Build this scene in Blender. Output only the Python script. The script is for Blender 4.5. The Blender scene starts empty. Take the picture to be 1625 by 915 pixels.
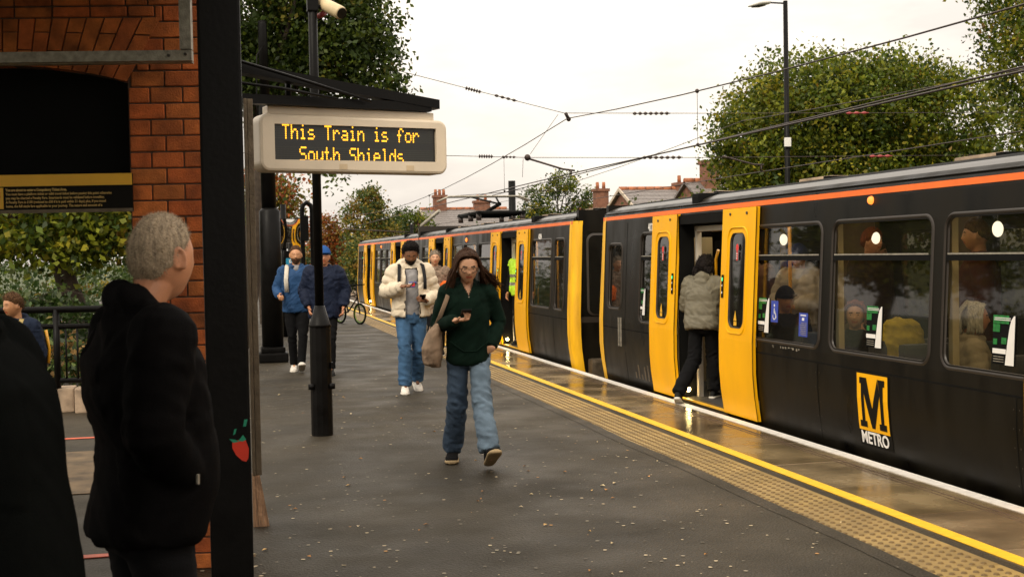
import bpy, bmesh, math, random
import numpy as np
from mathutils import Vector, Matrix, noise
from mathutils.geometry import tessellate_polygon
random.seed(7); rng = np.random.default_rng(7)
R = math.radians; PI = math.pi
scene = bpy.context.scene; COL = scene.collection

# ------------------------------------------------------------------ camera
cd = bpy.data.cameras.new('camera'); cam = bpy.data.objects.new('camera', cd); COL.objects.link(cam)
_r = Vector((0.97277, -0.23098, -0.01907)); _u = Vector((0.025, 0.0228, 0.99943)); _f = Vector((0.23041, 0.97269, -0.02796))
cam.matrix_world = Matrix(((_r.x, _u.x, -_f.x, 0), (_r.y, _u.y, -_f.y, 0), (_r.z, _u.z, -_f.z, 1.6), (0, 0, 0, 1)))
cd.sensor_width = 36; cd.lens = 43.2; cd.clip_start = .05; cd.clip_end = 2000
cd.dof.use_dof = True; cd.dof.focus_distance = 9.5; cd.dof.aperture_fstop = 8
scene.camera = cam
# ------------------------------------------------------------------ world: warm overcast daylight
SUN_EL, SUN_AZ = R(42), R(222)
w = bpy.data.worlds.new('World'); scene.world = w; w.use_nodes = True
nt = w.node_tree; nt.nodes.clear()
out = nt.nodes.new('ShaderNodeOutputWorld'); bg = nt.nodes.new('ShaderNodeBackground'); bg.inputs[1].default_value = .10
sky = nt.nodes.new('ShaderNodeTexSky'); sky.sky_type = 'NISHITA'; sky.sun_disc = False
sky.sun_elevation = SUN_EL; sky.sun_rotation = SUN_AZ; sky.dust_density = 4; sky.air_density = 1.2
tc = nt.nodes.new('ShaderNodeTexCoord'); mp = nt.nodes.new('ShaderNodeMapping'); mp.inputs['Scale'].default_value = (1, 1, 3.2)
nz = nt.nodes.new('ShaderNodeTexNoise'); nz.inputs['Scale'].default_value = 2.3; nz.inputs['Detail'].default_value = 6; nz.inputs['Roughness'].default_value = .56
ramp = nt.nodes.new('ShaderNodeValToRGB')
ramp.color_ramp.elements[0].position = .40; ramp.color_ramp.elements[0].color = (6.7, 6.05, 5.4, 1)
ramp.color_ramp.elements[1].position = .60; ramp.color_ramp.elements[1].color = (9.4, 8.6, 7.5, 1)
sep = nt.nodes.new('ShaderNodeSeparateXYZ'); zr = nt.nodes.new('ShaderNodeMapRange')
zr.inputs['From Min'].default_value = 0; zr.inputs['From Max'].default_value = .9; zr.inputs['To Min'].default_value = .93; zr.inputs['To Max'].default_value = 2.0
vm = nt.nodes.new('ShaderNodeVectorMath'); vm.operation = 'SCALE'
mx = nt.nodes.new('ShaderNodeMix'); mx.data_type = 'RGBA'; mx.inputs[0].default_value = .93
L = nt.links.new
L(tc.outputs['Generated'], mp.inputs[0]); L(mp.outputs[0], nz.inputs['Vector']); L(nz.outputs['Fac'], ramp.inputs[0])
L(tc.outputs['Generated'], sep.inputs[0]); L(sep.outputs[2], zr.inputs['Value']); L(ramp.outputs[0], vm.inputs[0]); L(zr.outputs[0], vm.inputs['Scale'])
L(sky.outputs[0], mx.inputs[6]); L(vm.outputs[0], mx.inputs[7]); L(mx.outputs[2], bg.inputs[0]); L(bg.outputs[0], out.inputs[0])
sl = bpy.data.lights.new('sun', 'SUN'); sl.energy = 1.4; sl.angle = R(20); sl.color = (1, .90, .74)
so = bpy.data.objects.new('sun', sl); COL.objects.link(so)
_sd = Vector((math.sin(SUN_AZ)*math.cos(SUN_EL), math.cos(SUN_AZ)*math.cos(SUN_EL), math.sin(SUN_EL)))
so.rotation_euler = _sd.to_track_quat('Z', 'Y').to_euler()
vs = scene.view_settings; vs.view_transform = 'Standard'; vs.look = 'None'; vs.exposure = 0.5; vs.gamma = 1; vs.use_curve_mapping = False
scene.render.engine = 'CYCLES'; scene.cycles.max_bounces = 7; scene.cycles.transparent_max_bounces = 12
scene.cycles.caustics_reflective = False; scene.cycles.caustics_refractive = False; scene.cycles.sample_clamp_indirect = 6

# ------------------------------------------------------------------ materials
def base_mat(name):
    m = bpy.data.materials.new(name); m.use_nodes = True
    return m, m.node_tree, m.node_tree.nodes['Principled BSDF']
def c4(c, k=1): return (min(c[0]*k, 1), min(c[1]*k, 1), min(c[2]*k, 1), 1)
def pmat(name, col, rough=.6, metal=0, var=.15, scale=6, bump=.0, bscale=60, spec=.5, attr=None, rvar=0, stretch=(1, 1, 1), sheen=0, coat=0):
    m, t, b = base_mat(name); n = t.nodes; l = t.links.new
    tc = n.new('ShaderNodeTexCoord'); mp = n.new('ShaderNodeMapping'); mp.inputs['Scale'].default_value = stretch
    l(tc.outputs['Object'], mp.inputs[0])
    nz = n.new('ShaderNodeTexNoise'); nz.inputs['Scale'].default_value = scale; nz.inputs['Detail'].default_value = 5; l(mp.outputs[0], nz.inputs['Vector'])
    rp = n.new('ShaderNodeValToRGB'); rp.color_ramp.elements[0].position = .3; rp.color_ramp.elements[1].position = .72
    rp.color_ramp.elements[0].color = c4(col, 1-var); rp.color_ramp.elements[1].color = c4(col, 1+var)
    l(nz.outputs['Fac'], rp.inputs[0]); src = rp.outputs[0]
    if attr:
        a = n.new('ShaderNodeAttribute'); a.attribute_name = attr
        mm = n.new('ShaderNodeMix'); mm.data_type = 'RGBA'; mm.blend_type = 'MULTIPLY'; mm.inputs[0].default_value = 1
        l(src, mm.inputs[6]); l(a.outputs['Color'], mm.inputs[7]); src = mm.outputs[2]
    l(src, b.inputs['Base Color']); b.inputs['Roughness'].default_value = rough; b.inputs['Metallic'].default_value = metal
    b.inputs['Specular IOR Level'].default_value = spec
    if sheen: b.inputs['Sheen Weight'].default_value = sheen
    if coat: b.inputs['Coat Weight'].default_value = coat; b.inputs['Coat Roughness'].default_value = .12
    if rvar:
        mr = n.new('ShaderNodeMapRange'); mr.inputs['From Min'].default_value = .3; mr.inputs['From Max'].default_value = .7
        mr.inputs['To Min'].default_value = max(.03, rough-rvar); mr.inputs['To Max'].default_value = min(1, rough+rvar)
        l(nz.outputs['Fac'], mr.inputs['Value']); l(mr.outputs[0], b.inputs['Roughness'])
    if bump:
        n2 = n.new('ShaderNodeTexNoise'); n2.inputs['Scale'].default_value = bscale; n2.inputs['Detail'].default_value = 4; l(tc.outputs['Object'], n2.inputs['Vector'])
        bp = n.new('ShaderNodeBump'); bp.inputs['Strength'].default_value = bump; bp.inputs['Distance'].default_value = .01
        l(n2.outputs['Fac'], bp.inputs['Height']); l(bp.outputs[0], b.inputs['Normal'])
    return m
def emat(name, col, s):
    m, t, b = base_mat(name); b.inputs['Base Color'].default_value = c4(col, .4)
    b.inputs['Emission Color'].default_value = c4(col); b.inputs['Emission Strength'].default_value = s
    return m
def glass_mat(name, tint=(.6, .62, .58), ior=1.45, dirt=.05):
    m = bpy.data.materials.new(name); m.use_nodes = True; t = m.node_tree; t.nodes.clear(); n = t.nodes; l = t.links.new
    o = n.new('ShaderNodeOutputMaterial'); tr = n.new('ShaderNodeBsdfTransparent'); tr.inputs[0].default_value = (*tint, 1)
    g = n.new('ShaderNodeBsdfGlossy'); g.inputs['Roughness'].default_value = .03; g.inputs[0].default_value = (.9, .9, .9, 1)
    lw = n.new('ShaderNodeLayerWeight'); lw.inputs[0].default_value = .5; pw = n.new('ShaderNodeMath'); pw.operation = 'POWER'; pw.inputs[1].default_value = 4.0; l(lw.outputs['Facing'], pw.inputs[0])
    fr = n.new('ShaderNodeMapRange'); fr.inputs['To Min'].default_value = (ior-1)*.06; fr.inputs['To Max'].default_value = .9; l(pw.outputs[0], fr.inputs['Value']); s = n.new('ShaderNodeMixShader')
    d = n.new('ShaderNodeBsdfDiffuse'); d.inputs[0].default_value = (.2, .18, .14, 1)
    nz = n.new('ShaderNodeTexNoise'); nz.inputs['Scale'].default_value = 3; nz.inputs['Detail'].default_value = 6
    mu = n.new('ShaderNodeMath'); mu.operation = 'MULTIPLY'; mu.inputs[1].default_value = dirt*2
    s2 = n.new('ShaderNodeMixShader'); l(nz.outputs['Fac'], mu.inputs[0])
    l(fr.outputs[0], s.inputs[0]); l(tr.outputs[0], s.inputs[1]); l(g.outputs[0], s.inputs[2])
    l(mu.outputs[0], s2.inputs[0]); l(s.outputs[0], s2.inputs[1]); l(d.outputs[0], s2.inputs[2]); l(s2.outputs[0], o.inputs[0])
    return m
def leaf_mat(name, rough=.55):
    m = bpy.data.materials.new(name); m.use_nodes = True; t = m.node_tree; t.nodes.clear(); n = t.nodes; l = t.links.new
    o = n.new('ShaderNodeOutputMaterial'); a = n.new('ShaderNodeAttribute'); a.attribute_name = 'tint'
    p = n.new('ShaderNodeBsdfPrincipled'); p.inputs['Roughness'].default_value = rough; p.inputs['Specular IOR Level'].default_value = .35
    tl = n.new('ShaderNodeBsdfTranslucent'); mx = n.new('ShaderNodeMixShader'); mx.inputs[0].default_value = .38
    l(a.outputs['Color'], p.inputs['Base Color']); l(a.outputs['Color'], tl.inputs[0]); l(p.outputs[0], mx.inputs[1]); l(tl.outputs[0], mx.inputs[2]); l(mx.outputs[0], o.inputs[0])
    return m
M = {}
M['black_paint'] = pmat('black_paint', (.0042, .0038, .0034), .42, var=.3, bump=.12, bscale=40, rvar=.1, spec=.12)
M['black_matte'] = pmat('black_matte', (.004, .004, .0035), .8, spec=.12)
M['steel'] = pmat('weathered_steel', (.13, .10, .065), .5, .6, var=.25, scale=14, bump=.3, bscale=90)
M['galv'] = pmat('galvanised_steel', (.34, .31, .25), .55, .55, var=.3, scale=30, bump=.3, bscale=120)
M['timber'] = pmat('old_timber', (.30, .17, .09), .7, var=.5, scale=10, bump=.5, bscale=50, stretch=(8, 8, 1))
M['brick'] = pmat('red_brick', (.44, .115, .024), .85, var=.5, scale=9, bump=.5, bscale=110, attr='tint')
M['mortar'] = pmat('dark_mortar', (.10, .06, .04), .95, var=.3, scale=30, bump=.5)
M['notice_yellow'] = pmat('notice_yellow', (.78, .42, .02), .45, var=.06)
M['notice_black'] = pmat('notice_black', (.006, .005, .003), .6, spec=.12)
M['ink_yellow'] = pmat('ink_yellow', (.55, .36, .10), .5, var=.05)
M['ink_red'] = pmat('ink_red', (.6, .08, .02), .5, var=.05)
M['sign_cream'] = pmat('cream_plastic', (.66, .56, .42), .42, var=.07, scale=5, bump=.05)
M['screen'] = pmat('screen_black', (.012, .013, .012), .3, var=.1)
M['led_off'] = pmat('led_unlit', (.03, .032, .026), .5)
M['led'] = emat('led_amber', (1.0, .44, .02), 1.6)
M['yellow_paint'] = pmat('train_yellow', (.93, .45, .002), .45, var=.11, scale=2.2, bump=.02, rvar=.06, stretch=(1, 1, .4), spec=.25)
M['yellow_dirty'] = pmat('train_yellow_worn', (.85, .44, .006), .5, var=.25, scale=7, stretch=(1, 1, .25))
M['train_black'] = pmat('train_black', (.0056, .0044, .0023), .38, var=.8, scale=3.5, bump=.05, bscale=9, rvar=.12, stretch=(1, 1, .3), spec=.16)
M['roof_highlight'] = pmat('train_roof_highlight', (.030, .025, .019), .28, 0, var=.3, scale=4, stretch=(1, .3, 1), bump=.1)
M['rubber'] = pmat('window_rubber', (.028, .021, .015), .42)
M['orange'] = pmat('orange_stripe', (.85, .15, .008), .45, var=.08)
M['white_paint'] = pmat('white_paint', (.78, .74, .66), .5, var=.1, scale=9)
M['int_cream'] = pmat('interior_cream', (.34, .27, .15), .5, var=.1)
M['int_white'] = pmat('interior_white', (.55, .50, .42), .45, var=.06)
M['int_floor'] = pmat('interior_floor', (.06, .055, .05), .5)
M['seat_fab'] = pmat('seat_fabric', (.03, .03, .035), .8)
M['int_wood'] = pmat('interior_panel', (.14, .085, .04), .5)
M['pole_yel'] = pmat('grab_pole_yellow', (.72, .34, .01), .35)
M['glass'] = glass_mat('tinted_glass', (.66, .62, .5), dirt=.03)
M['glass_dark'] = glass_mat('dark_glass', (.12, .12, .10), 1.5)
M['lamp_on'] = emat('lamp_lit', (1.0, .93, .80), 5.0)
M['door_lamp'] = emat('threshold_lamp_lit', (1.0, .74, .28), 45.0)
M['orange_lamp'] = emat('orange_lamp_lit', (1.0, .22, .03), 1.6)
M['green_lamp'] = emat('green_lamp_lit', (.05, .9, .35), 1.2)
M['white_lamp'] = emat('ceiling_lamp_lit', (1.0, .90, .72), 9)
M['globe_lamp'] = emat('globe_lamp_lit', (1.0, .92, .78), 1.5)
M['strip_lamp'] = emat('strip_lamp_lit', (1.0, .84, .58), 6)
M['sticker_red'] = pmat('sticker_red', (.65, .025, .02), .4)
M['sticker_blue'] = pmat('sticker_blue', (.03, .06, .38), .4, var=.05)
M['sticker_cyan'] = pmat('sign_cyan', (.02, .30, .50), .4, var=.05)
M['sticker_green'] = pmat('poster_green', (.012, .17, .03), .4, var=.4, scale=40)
M['sticker_white'] = pmat('sticker_white', (.82, .80, .76), .4, var=.03)
M['stone'] = pmat('kerb_stone', (.34, .25, .17), .85, var=.35, scale=8, bump=.4, bscale=50)
M['slate'] = pmat('roof_slate', (.16, .14, .13), .6, var=.3, scale=9)
M['ridge'] = pmat('ridge_tile', (.34, .12, .05), .85, var=.3)
M['house_brick'] = pmat('house_brick', (.19, .085, .05), .9, var=.35, scale=5)
M['render_wall'] = pmat('house_render', (.5, .42, .33), .9)
M['bark'] = pmat('bark', (.055, .04, .028), .95, var=.4, scale=12, bump=.8, bscale=18)
M['leaf'] = leaf_mat('leaves')
M['wire'] = pmat('overhead_wire', (.05, .035, .028), .5, .5)
M['insulator'] = pmat('insulator', (.045, .03, .025), .5)
M['insulator_red'] = pmat('insulator_red', (.30, .04, .04), .5)
M['rail'] = pmat('rail_steel', (.22, .15, .10), .35, .8, var=.3)
M['ballast'] = pmat('ballast', (.20, .16, .125), .95, var=.6, scale=22, bump=1, bscale=18)
M['gum'] = pmat('gum_and_leaf', (.46, .40, .30), .7, attr='tint')
M['lamp_head'] = pmat('lamp_head', (.62, .60, .56), .4)
M['cctv'] = pmat('camera_housing', (.58, .46, .27), .45, var=.15, scale=9)
def vivid(name, col, **k):
    if name not in M: M[name] = pmat(name, col, **k)
    return M[name]
# wet asphalt
def asphalt():
    m, t, b = base_mat('wet_asphalt'); n = t.nodes; l = t.links.new
    tc = n.new('ShaderNodeTexCoord')
    a = n.new('ShaderNodeTexNoise'); a.inputs['Scale'].default_value = .75; a.inputs['Detail'].default_value = 6; a.inputs['Roughness'].default_value = .6
    f = n.new('ShaderNodeTexNoise'); f.inputs['Scale'].default_value = 120; f.inputs['Detail'].default_value = 4; f.inputs['Roughness'].default_value = .75
    v = n.new('ShaderNodeTexVoronoi'); v.inputs['Scale'].default_value = 70
    for x in (a, f, v): l(tc.outputs['Object'], x.inputs['Vector'])
    r = n.new('ShaderNodeValToRGB'); r.color_ramp.elements[0].position = .35; r.color_ramp.elements[0].color = (.0195, .0166, .0120, 1); r.color_ramp.elements[1].position = .68; r.color_ramp.elements[1].color = (.046, .039, .0285, 1)
    l(a.outputs['Fac'], r.inputs[0])
    r2 = n.new('ShaderNodeValToRGB'); r2.color_ramp.elements[0].position = .36; r2.color_ramp.elements[0].color = (.3, .3, .3, 1); r2.color_ramp.elements[1].position = .70; r2.color_ramp.elements[1].color = (2.2, 2.1, 1.85, 1)
    l(f.outputs['Fac'], r2.inputs[0])
    mm = n.new('ShaderNodeMix'); mm.data_type = 'RGBA'; mm.blend_type = 'MULTIPLY'; mm.inputs[0].default_value = 1
    l(r.outputs[0], mm.inputs[6]); l(r2.outputs[0], mm.inputs[7]); l(mm.outputs[2], b.inputs['Base Color'])
    mr = n.new('ShaderNodeMapRange'); mr.inputs['From Min'].default_value = .35; mr.inputs['From Max'].default_value = .65; mr.inputs['To Min'].default_value = .46; mr.inputs['To Max'].default_value = .68
    w2 = n.new('ShaderNodeTexNoise'); w2.inputs['Scale'].default_value = 1.6; w2.inputs['Detail'].default_value = 4; l(tc.outputs['Object'], w2.inputs['Vector'])
    l(w2.outputs['Fac'], mr.inputs['Value']); l(mr.outputs[0], b.inputs['Roughness'])
    bp = n.new('ShaderNodeBump'); bp.inputs['Strength'].default_value = .7; bp.inputs['Distance'].default_value = .006
    bp2 = n.new('ShaderNodeBump'); bp2.inputs['Strength'].default_value = .14; bp2.inputs['Distance'].default_value = .04
    l(v.outputs['Distance'], bp.inputs['Height']); l(a.outputs['Fac'], bp2.inputs['Height']); l(bp2.outputs[0], bp.inputs['Normal']); l(bp.outputs[0], b.inputs['Normal'])
    b.inputs['Specular IOR Level'].default_value = .24; b.inputs['Specular Tint'].default_value = (1, .94, .83, 1)
    return m
M['asphalt'] = asphalt()
M['smear'] = pmat('worn_asphalt', (.085, .072, .052), .6, var=.6, scale=60, bump=.6, bscale=120)
def wet_slab():
    m, t, b = base_mat('wet_slab'); n = t.nodes; l = t.links.new
    tc = n.new('ShaderNodeTexCoord')
    a = n.new('ShaderNodeTexNoise'); a.inputs['Scale'].default_value = 1.8; a.inputs['Detail'].default_value = 6
    f = n.new('ShaderNodeTexNoise'); f.inputs['Scale'].default_value = 130; f.inputs['Detail'].default_value = 2
    at = n.new('ShaderNodeAttribute'); at.attribute_name = 'tint'
    for x in (a, f): l(tc.outputs['Object'], x.inputs['Vector'])
    r = n.new('ShaderNodeValToRGB'); r.color_ramp.elements[0].position = .35; r.color_ramp.elements[0].color = (.12, .086, .048, 1); r.color_ramp.elements[1].position = .66; r.color_ramp.elements[1].color = (.27, .20, .115, 1)
    l(a.outputs['Fac'], r.inputs[0])
    mm = n.new('ShaderNodeMix'); mm.data_type = 'RGBA'; mm.blend_type = 'MULTIPLY'; mm.inputs[0].default_value = 1
    l(r.outputs[0], mm.inputs[6]); l(at.outputs['Color'], mm.inputs[7]); l(mm.outputs[2], b.inputs['Base Color'])
    mr = n.new('ShaderNodeMapRange'); mr.inputs['From Min'].default_value = .40; mr.inputs['From Max'].default_value = .62; mr.inputs['To Min'].default_value = .08; mr.inputs['To Max'].default_value = .30
    l(a.outputs['Fac'], mr.inputs['Value']); l(mr.outputs[0], b.inputs['Roughness'])
    bp = n.new('ShaderNodeBump'); bp.inputs['Strength'].default_value = .12; bp.inputs['Distance'].default_value = .004
    l(f.outputs['Fac'], bp.inputs['Height']); l(bp.outputs[0], b.inputs['Normal'])
    return m
M['slab'] = wet_slab()
M['tactile'] = pmat('buff_tactile', (.30, .20, .065), .5, var=.22, scale=5, bump=.25, bscale=120, attr='tint')
M['line_yellow'] = pmat('line_yellow', (.80, .48, .02), .5, var=.12, scale=18, bump=.15)
M['line_white'] = pmat('line_white', (.74, .70, .64), .5, var=.14, scale=14, bump=.15)
M['line_red'] = pmat('line_red', (.5, .10, .05), .6, var=.2, scale=14)
def mirror_mat():
    m, t, b = base_mat('mirror'); b.inputs['Base Color'].default_value = (.8, .78, .74, 1); b.inputs['Metallic'].default_value = 1; b.inputs['Roughness'].default_value = .04
    return m
M['mirror'] = mirror_mat()

# ------------------------------------------------------------------ mesh builder
class MB:
    def __init__(s): s.v = []; s.f = []; s.m = []; s.mats = []; s.tint = []; s.sm = []
    def mi(s, m):
        if m not in s.mats: s.mats.append(m)
        return s.mats.index(m)
    def add(s, vs, fs, m, tint=(1, 1, 1), smooth=False):
        o = len(s.v); s.v += [tuple(map(float, p)) for p in vs]; k = s.mi(m)
        for f in fs: s.f.append(tuple(i+o for i in f)); s.m.append(k); s.sm.append(smooth)
        s.tint += [tint]*len(vs); return s
    def box(s, x0, x1, y0, y1, z0, z1, m, X=None, tint=(1, 1, 1)):
        vs = [Vector((x, y, z)) for x in (x0, x1) for y in (y0, y1) for z in (z0, z1)]
        if X is not None: vs = [X @ v for v in vs]
        return s.add(vs, [(0, 1, 3, 2), (4, 6, 7, 5), (0, 4, 5, 1), (2, 3, 7, 6), (0, 2, 6, 4), (1, 5, 7, 3)], m, tint)
    def bevbox(s, x0, x1, y0, y1, z0, z1, m, b=.01, X=None, tint=(1, 1, 1), n=2):
        bm = bmesh.new(); bmesh.ops.create_cube(bm, size=1)
        for v in bm.verts: v.co = Vector(((x0+x1)/2+v.co.x*(x1-x0), (y0+y1)/2+v.co.y*(y1-y0), (z0+z1)/2+v.co.z*(z1-z0)))
        bmesh.ops.bevel(bm, geom=bm.edges[:], offset=b, segments=n, affect='EDGES', profile=.7)
        bm.verts.index_update()
        vs = [(X @ v.co if X is not None else v.co.copy()) for v in bm.verts]; fs = [tuple(v.index for v in f.verts) for f in bm.faces]; bm.free()
        return s.add(vs, fs, m, tint)
    def quad(s, a, b, c, d, m, tint=(1, 1, 1)): return s.add([a, b, c, d], [(0, 1, 2, 3)], m, tint)
    def tube(s, pts, rad, m, n=10, cap=True, sq=(1, 1), X=None, smooth=True, up=None):
        pts = [Vector(p) for p in pts]
        if not hasattr(rad, '__len__'): rad = [rad]*len(pts)
        vs = []; prev = None
        for i, p in enumerate(pts):
            d = (pts[min(i+1, len(pts)-1)]-pts[max(i-1, 0)]).normalized()
            if prev is None:
                a = Vector(up) if up is not None else (Vector((0, 0, 1)) if abs(d.z) < .9 else Vector((1, 0, 0)))
                u = (a-d*a.dot(d)).normalized()
            else:
                u = prev-d*prev.dot(d); u = u.normalized() if u.length > 1e-6 else d.orthogonal().normalized()
            prev = u; v = d.cross(u)
            for k in range(n):
                t = 2*PI*k/n; q = p+u*math.cos(t)*rad[i]*sq[0]+v*math.sin(t)*rad[i]*sq[1]; vs.append(X @ q if X is not None else q)
        fs = [(i*n+k, i*n+(k+1) % n, (i+1)*n+(k+1) % n, (i+1)*n+k) for i in range(len(pts)-1) for k in range(n)]
        s.add(vs, fs, m, smooth=smooth)
        if cap:
            o = len(s.v)-len(vs); k = s.mi(m)
            s.f.append(tuple(o+j for j in reversed(range(n)))); s.m.append(k); s.sm.append(False)
            s.f.append(tuple(o+(len(pts)-1)*n+j for j in range(n))); s.m.append(k); s.sm.append(False)
        return s
    def capsule(s, pts, rad, m, n=14, sq=(1, 1), X=None, up=None, cap0=1, cap1=1):
        """tube with rounded ends"""
        pts = [Vector(p) for p in pts]; rad = list(rad) if hasattr(rad, '__len__') else [rad]*len(pts)
        P, Q = [], []
        d0 = (pts[1]-pts[0]).normalized(); d1 = (pts[-1]-pts[-2]).normalized()
        for a in (80, 55, 28):
            P.append(pts[0]-d0*rad[0]*math.sin(R(a))*cap0); Q.append(rad[0]*math.cos(R(a)))
        P += pts; Q += rad
        for a in (28, 55, 80):
            P.append(pts[-1]+d1*rad[-1]*math.sin(R(a))*cap1); Q.append(rad[-1]*math.cos(R(a)))
        return s.tube(P, Q, m, n, True, sq, X, True, up)
    def loft(s, rings, m, n=28, X=None, pw=2.2):
        """rings: (z, halfwidth, halfdepth, ycentre[, xcentre])"""
        vs = []
        for r in rings:
            z, a, b, yc = r[:4]; xc = r[4] if len(r) > 4 else 0
            for k in range(n):
                t = 2*PI*k/n; cx, sy = math.cos(t), math.sin(t)
                q = Vector((xc+a*math.copysign(abs(cx)**(2/pw), cx), yc+b*math.copysign(abs(sy)**(2/pw), sy), z)); vs.append(X @ q if X is not None else q)
        N = len(rings)
        fs = [(i*n+k, i*n+(k+1) % n, (i+1)*n+(k+1) % n, (i+1)*n+k) for i in range(N-1) for k in range(n)]
        fs += [tuple(reversed(range(n))), tuple((N-1)*n+j for j in range(n))]
        return s.add(vs, fs, m, smooth=True)
    def ball(s, c, r, m, X=None, nu=16, nv=12, tint=(1, 1, 1)):
        c = Vector(c); r = Vector(r) if hasattr(r, '__len__') else Vector((r, r, r)); vs = [c+Vector((0, 0, r.z))]
        for i in range(1, nv):
            a = PI*i/nv
            for k in range(nu):
                t = 2*PI*k/nu; vs.append(c+Vector((r.x*math.sin(a)*math.cos(t), r.y*math.sin(a)*math.sin(t), r.z*math.cos(a))))
        vs.append(c-Vector((0, 0, r.z)))
        fs = [(0, 1+k, 1+(k+1) % nu) for k in range(nu)]
        for i in range(nv-2):
            for k in range(nu): fs.append((1+i*nu+k, 1+(i+1)*nu+k, 1+(i+1)*nu+(k+1) % nu, 1+i*nu+(k+1) % nu))
        e = len(vs)-1; b = 1+(nv-2)*nu; fs += [(b+k, e, b+(k+1) % nu) for k in range(nu)]
        if X is not None: vs = [X @ v for v in vs]
        return s.add(vs, fs, m, tint, smooth=True)
    def prism(s, pts, d, m, X=None, tint=(1, 1, 1)):
        """pts: closed 3D outline; d: extrusion vector"""
        a = [Vector(p) for p in pts]; b = [p+Vector(d) for p in a]; n = len(a); vs = a+b
        if X is not None: vs = [X @ v for v in vs]
        fs = [tuple(reversed(range(n))), tuple(range(n, 2*n))]+[(i, (i+1) % n, n+(i+1) % n, n+i) for i in range(n)]
        return s.add(vs, fs, m, tint)
    def mesh(s, name, off=(0, 0, 0)):
        me = bpy.data.meshes.new(name); o = Vector(off)
        me.from_pydata([(a-o.x, b-o.y, c-o.z) for a, b, c in s.v], [], s.f)
        for m in s.mats: me.materials.append(m)
        me.polygons.foreach_set('material_index', s.m); me.polygons.foreach_set('use_smooth', s.sm)
        if any(t != (1, 1, 1) for t in s.tint) or any(m.name in ('red_brick', 'wet_slab', 'buff_tactile', 'gum_and_leaf') for m in s.mats):
            a = me.color_attributes.new('tint', 'FLOAT_COLOR', 'POINT'); a.data.foreach_set('color', np.array([(*t, 1) for t in s.tint], dtype=np.float32).ravel())
        me.update(); return me
def fixn(me):
    bm = bmesh.new(); bm.from_mesh(me); bmesh.ops.recalc_face_normals(bm, faces=bm.faces[:]); bm.to_mesh(me); bm.free(); return me
def wloc(o):
    l = Vector((0, 0, 0))
    while o is not None: l += Vector(o.location); o = o.parent
    return l
def meta(o, label=None, cat=None, group=None, kind=None):
    if label: o['label'] = label
    if cat: o['category'] = cat
    if group: o['group'] = group
    if kind: o['kind'] = kind
    return o
def thing(name, label, cat, loc=(0, 0, 0), group=None):
    o = bpy.data.objects.new(name, None); COL.objects.link(o); o.location = loc; o.empty_display_size = .2
    return meta(o, label, cat, group)
def part(name, mb, parent=None, label=None, fix=True):
    off = wloc(parent) if parent else Vector((0, 0, 0))
    me = mb.mesh(name, off) if isinstance(mb, MB) else mb
    if fix: fixn(me)
    o = bpy.data.objects.new(name, me); COL.objects.link(o); o.parent = parent
    if label: o['label'] = label
    return o
def solo(name, mb, label, cat, loc=(0, 0, 0), group=None, fix=True):
    me = mb.mesh(name, loc); 
    if fix: fixn(me)
    o = bpy.data.objects.new(name, me); COL.objects.link(o); o.location = loc
    return meta(o, label, cat, group)
def setting(name, mb, kind='structure', fix=True):
    o = part(name, mb, None, fix=fix); o['kind'] = kind; return o
def copy_tree(o, parent=None):
    c = o.copy(); COL.objects.link(c)
    if parent: c.parent = parent
    for ch in list(o.children): copy_tree(ch, c)
    return c
def text_mb(mb, s, size, mat, X, depth=.002, bold=0, align='CENTER', sx=1):
    cu = bpy.data.curves.new('t', 'FONT'); cu.body = s; cu.size = size; cu.align_x = align; cu.align_y = 'CENTER'; cu.extrude = depth/2; cu.offset = bold; cu.resolution_u = 3
    o = bpy.data.objects.new('t', cu); COL.objects.link(o); dg = bpy.context.evaluated_depsgraph_get()
    me = bpy.data.meshes.new_from_object(o.evaluated_get(dg))
    vs = [X @ Vector((v.co.x*sx, v.co.y, v.co.z)) for v in me.vertices]; fs = [tuple(p.vertices) for p in me.polygons]
    bpy.data.objects.remove(o); bpy.data.meshes.remove(me); mb.add(vs, fs, mat); return mb
def frame(o, x, y):
    """matrix with local x -> x dir, local y -> y dir, local z -> x cross y, origin o"""
    x = Vector(x).normalized(); y = Vector(y); y = (y-x*y.dot(x)).normalized(); z = x.cross(y)
    return Matrix(((x.x, y.x, z.x, o[0]), (x.y, y.y, z.y, o[1]), (x.z, y.z, z.z, o[2]), (0, 0, 0, 1)))
def rrect(x0, x1, y0, y1, r, n=6):
    out = []
    for cx, cy, a0 in ((x1-r, y1-r, 0), (x0+r, y1-r, 90), (x0+r, y0+r, 180), (x1-r, y0+r, 270)):
        for k in range(n+1):
            a = R(a0+90*k/n); out.append((cx+r*math.cos(a), cy+r*math.sin(a)))
    return out
# ================================================================== SETTING
g = MB(); g.quad((-700, -300, -1.02), (900, -300, -1.02), (900, 1200, -1.02), (-700, 1200, -1.02), pmat('rough_grass', (.06, .075, .03), .95, var=.5, scale=3, bump=.6, bscale=8))
setting('ground', g, fix=False)
g = MB(); g.quad((4.9, -60, -1.0), (13, -60, -1.0), (13, 160, -1.0), (4.9, 160, -1.0), M['ballast']); setting('track_bed', g, fix=False)
for cx, nm in ((6.085, 'near'), (9.55, 'far')):
    s = MB()
    for i in range(-10, 200):
        y = i*.65; s.box(cx-1.25, cx+1.25, y, y+.25, -1.0, -.93, M['stone'])
    for sx in (-.75, .75):
        s.box(cx+sx-.07, cx+sx+.07, -20, 130, -.93, -.915, M['rail']); s.box(cx+sx-.012, cx+sx+.012, -20, 130, -.915, -.80, M['rail']); s.box(cx+sx-.035, cx+sx+.035, -20, 130, -.80, -.77, M['rail'])
    setting('railway_track', s)
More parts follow.
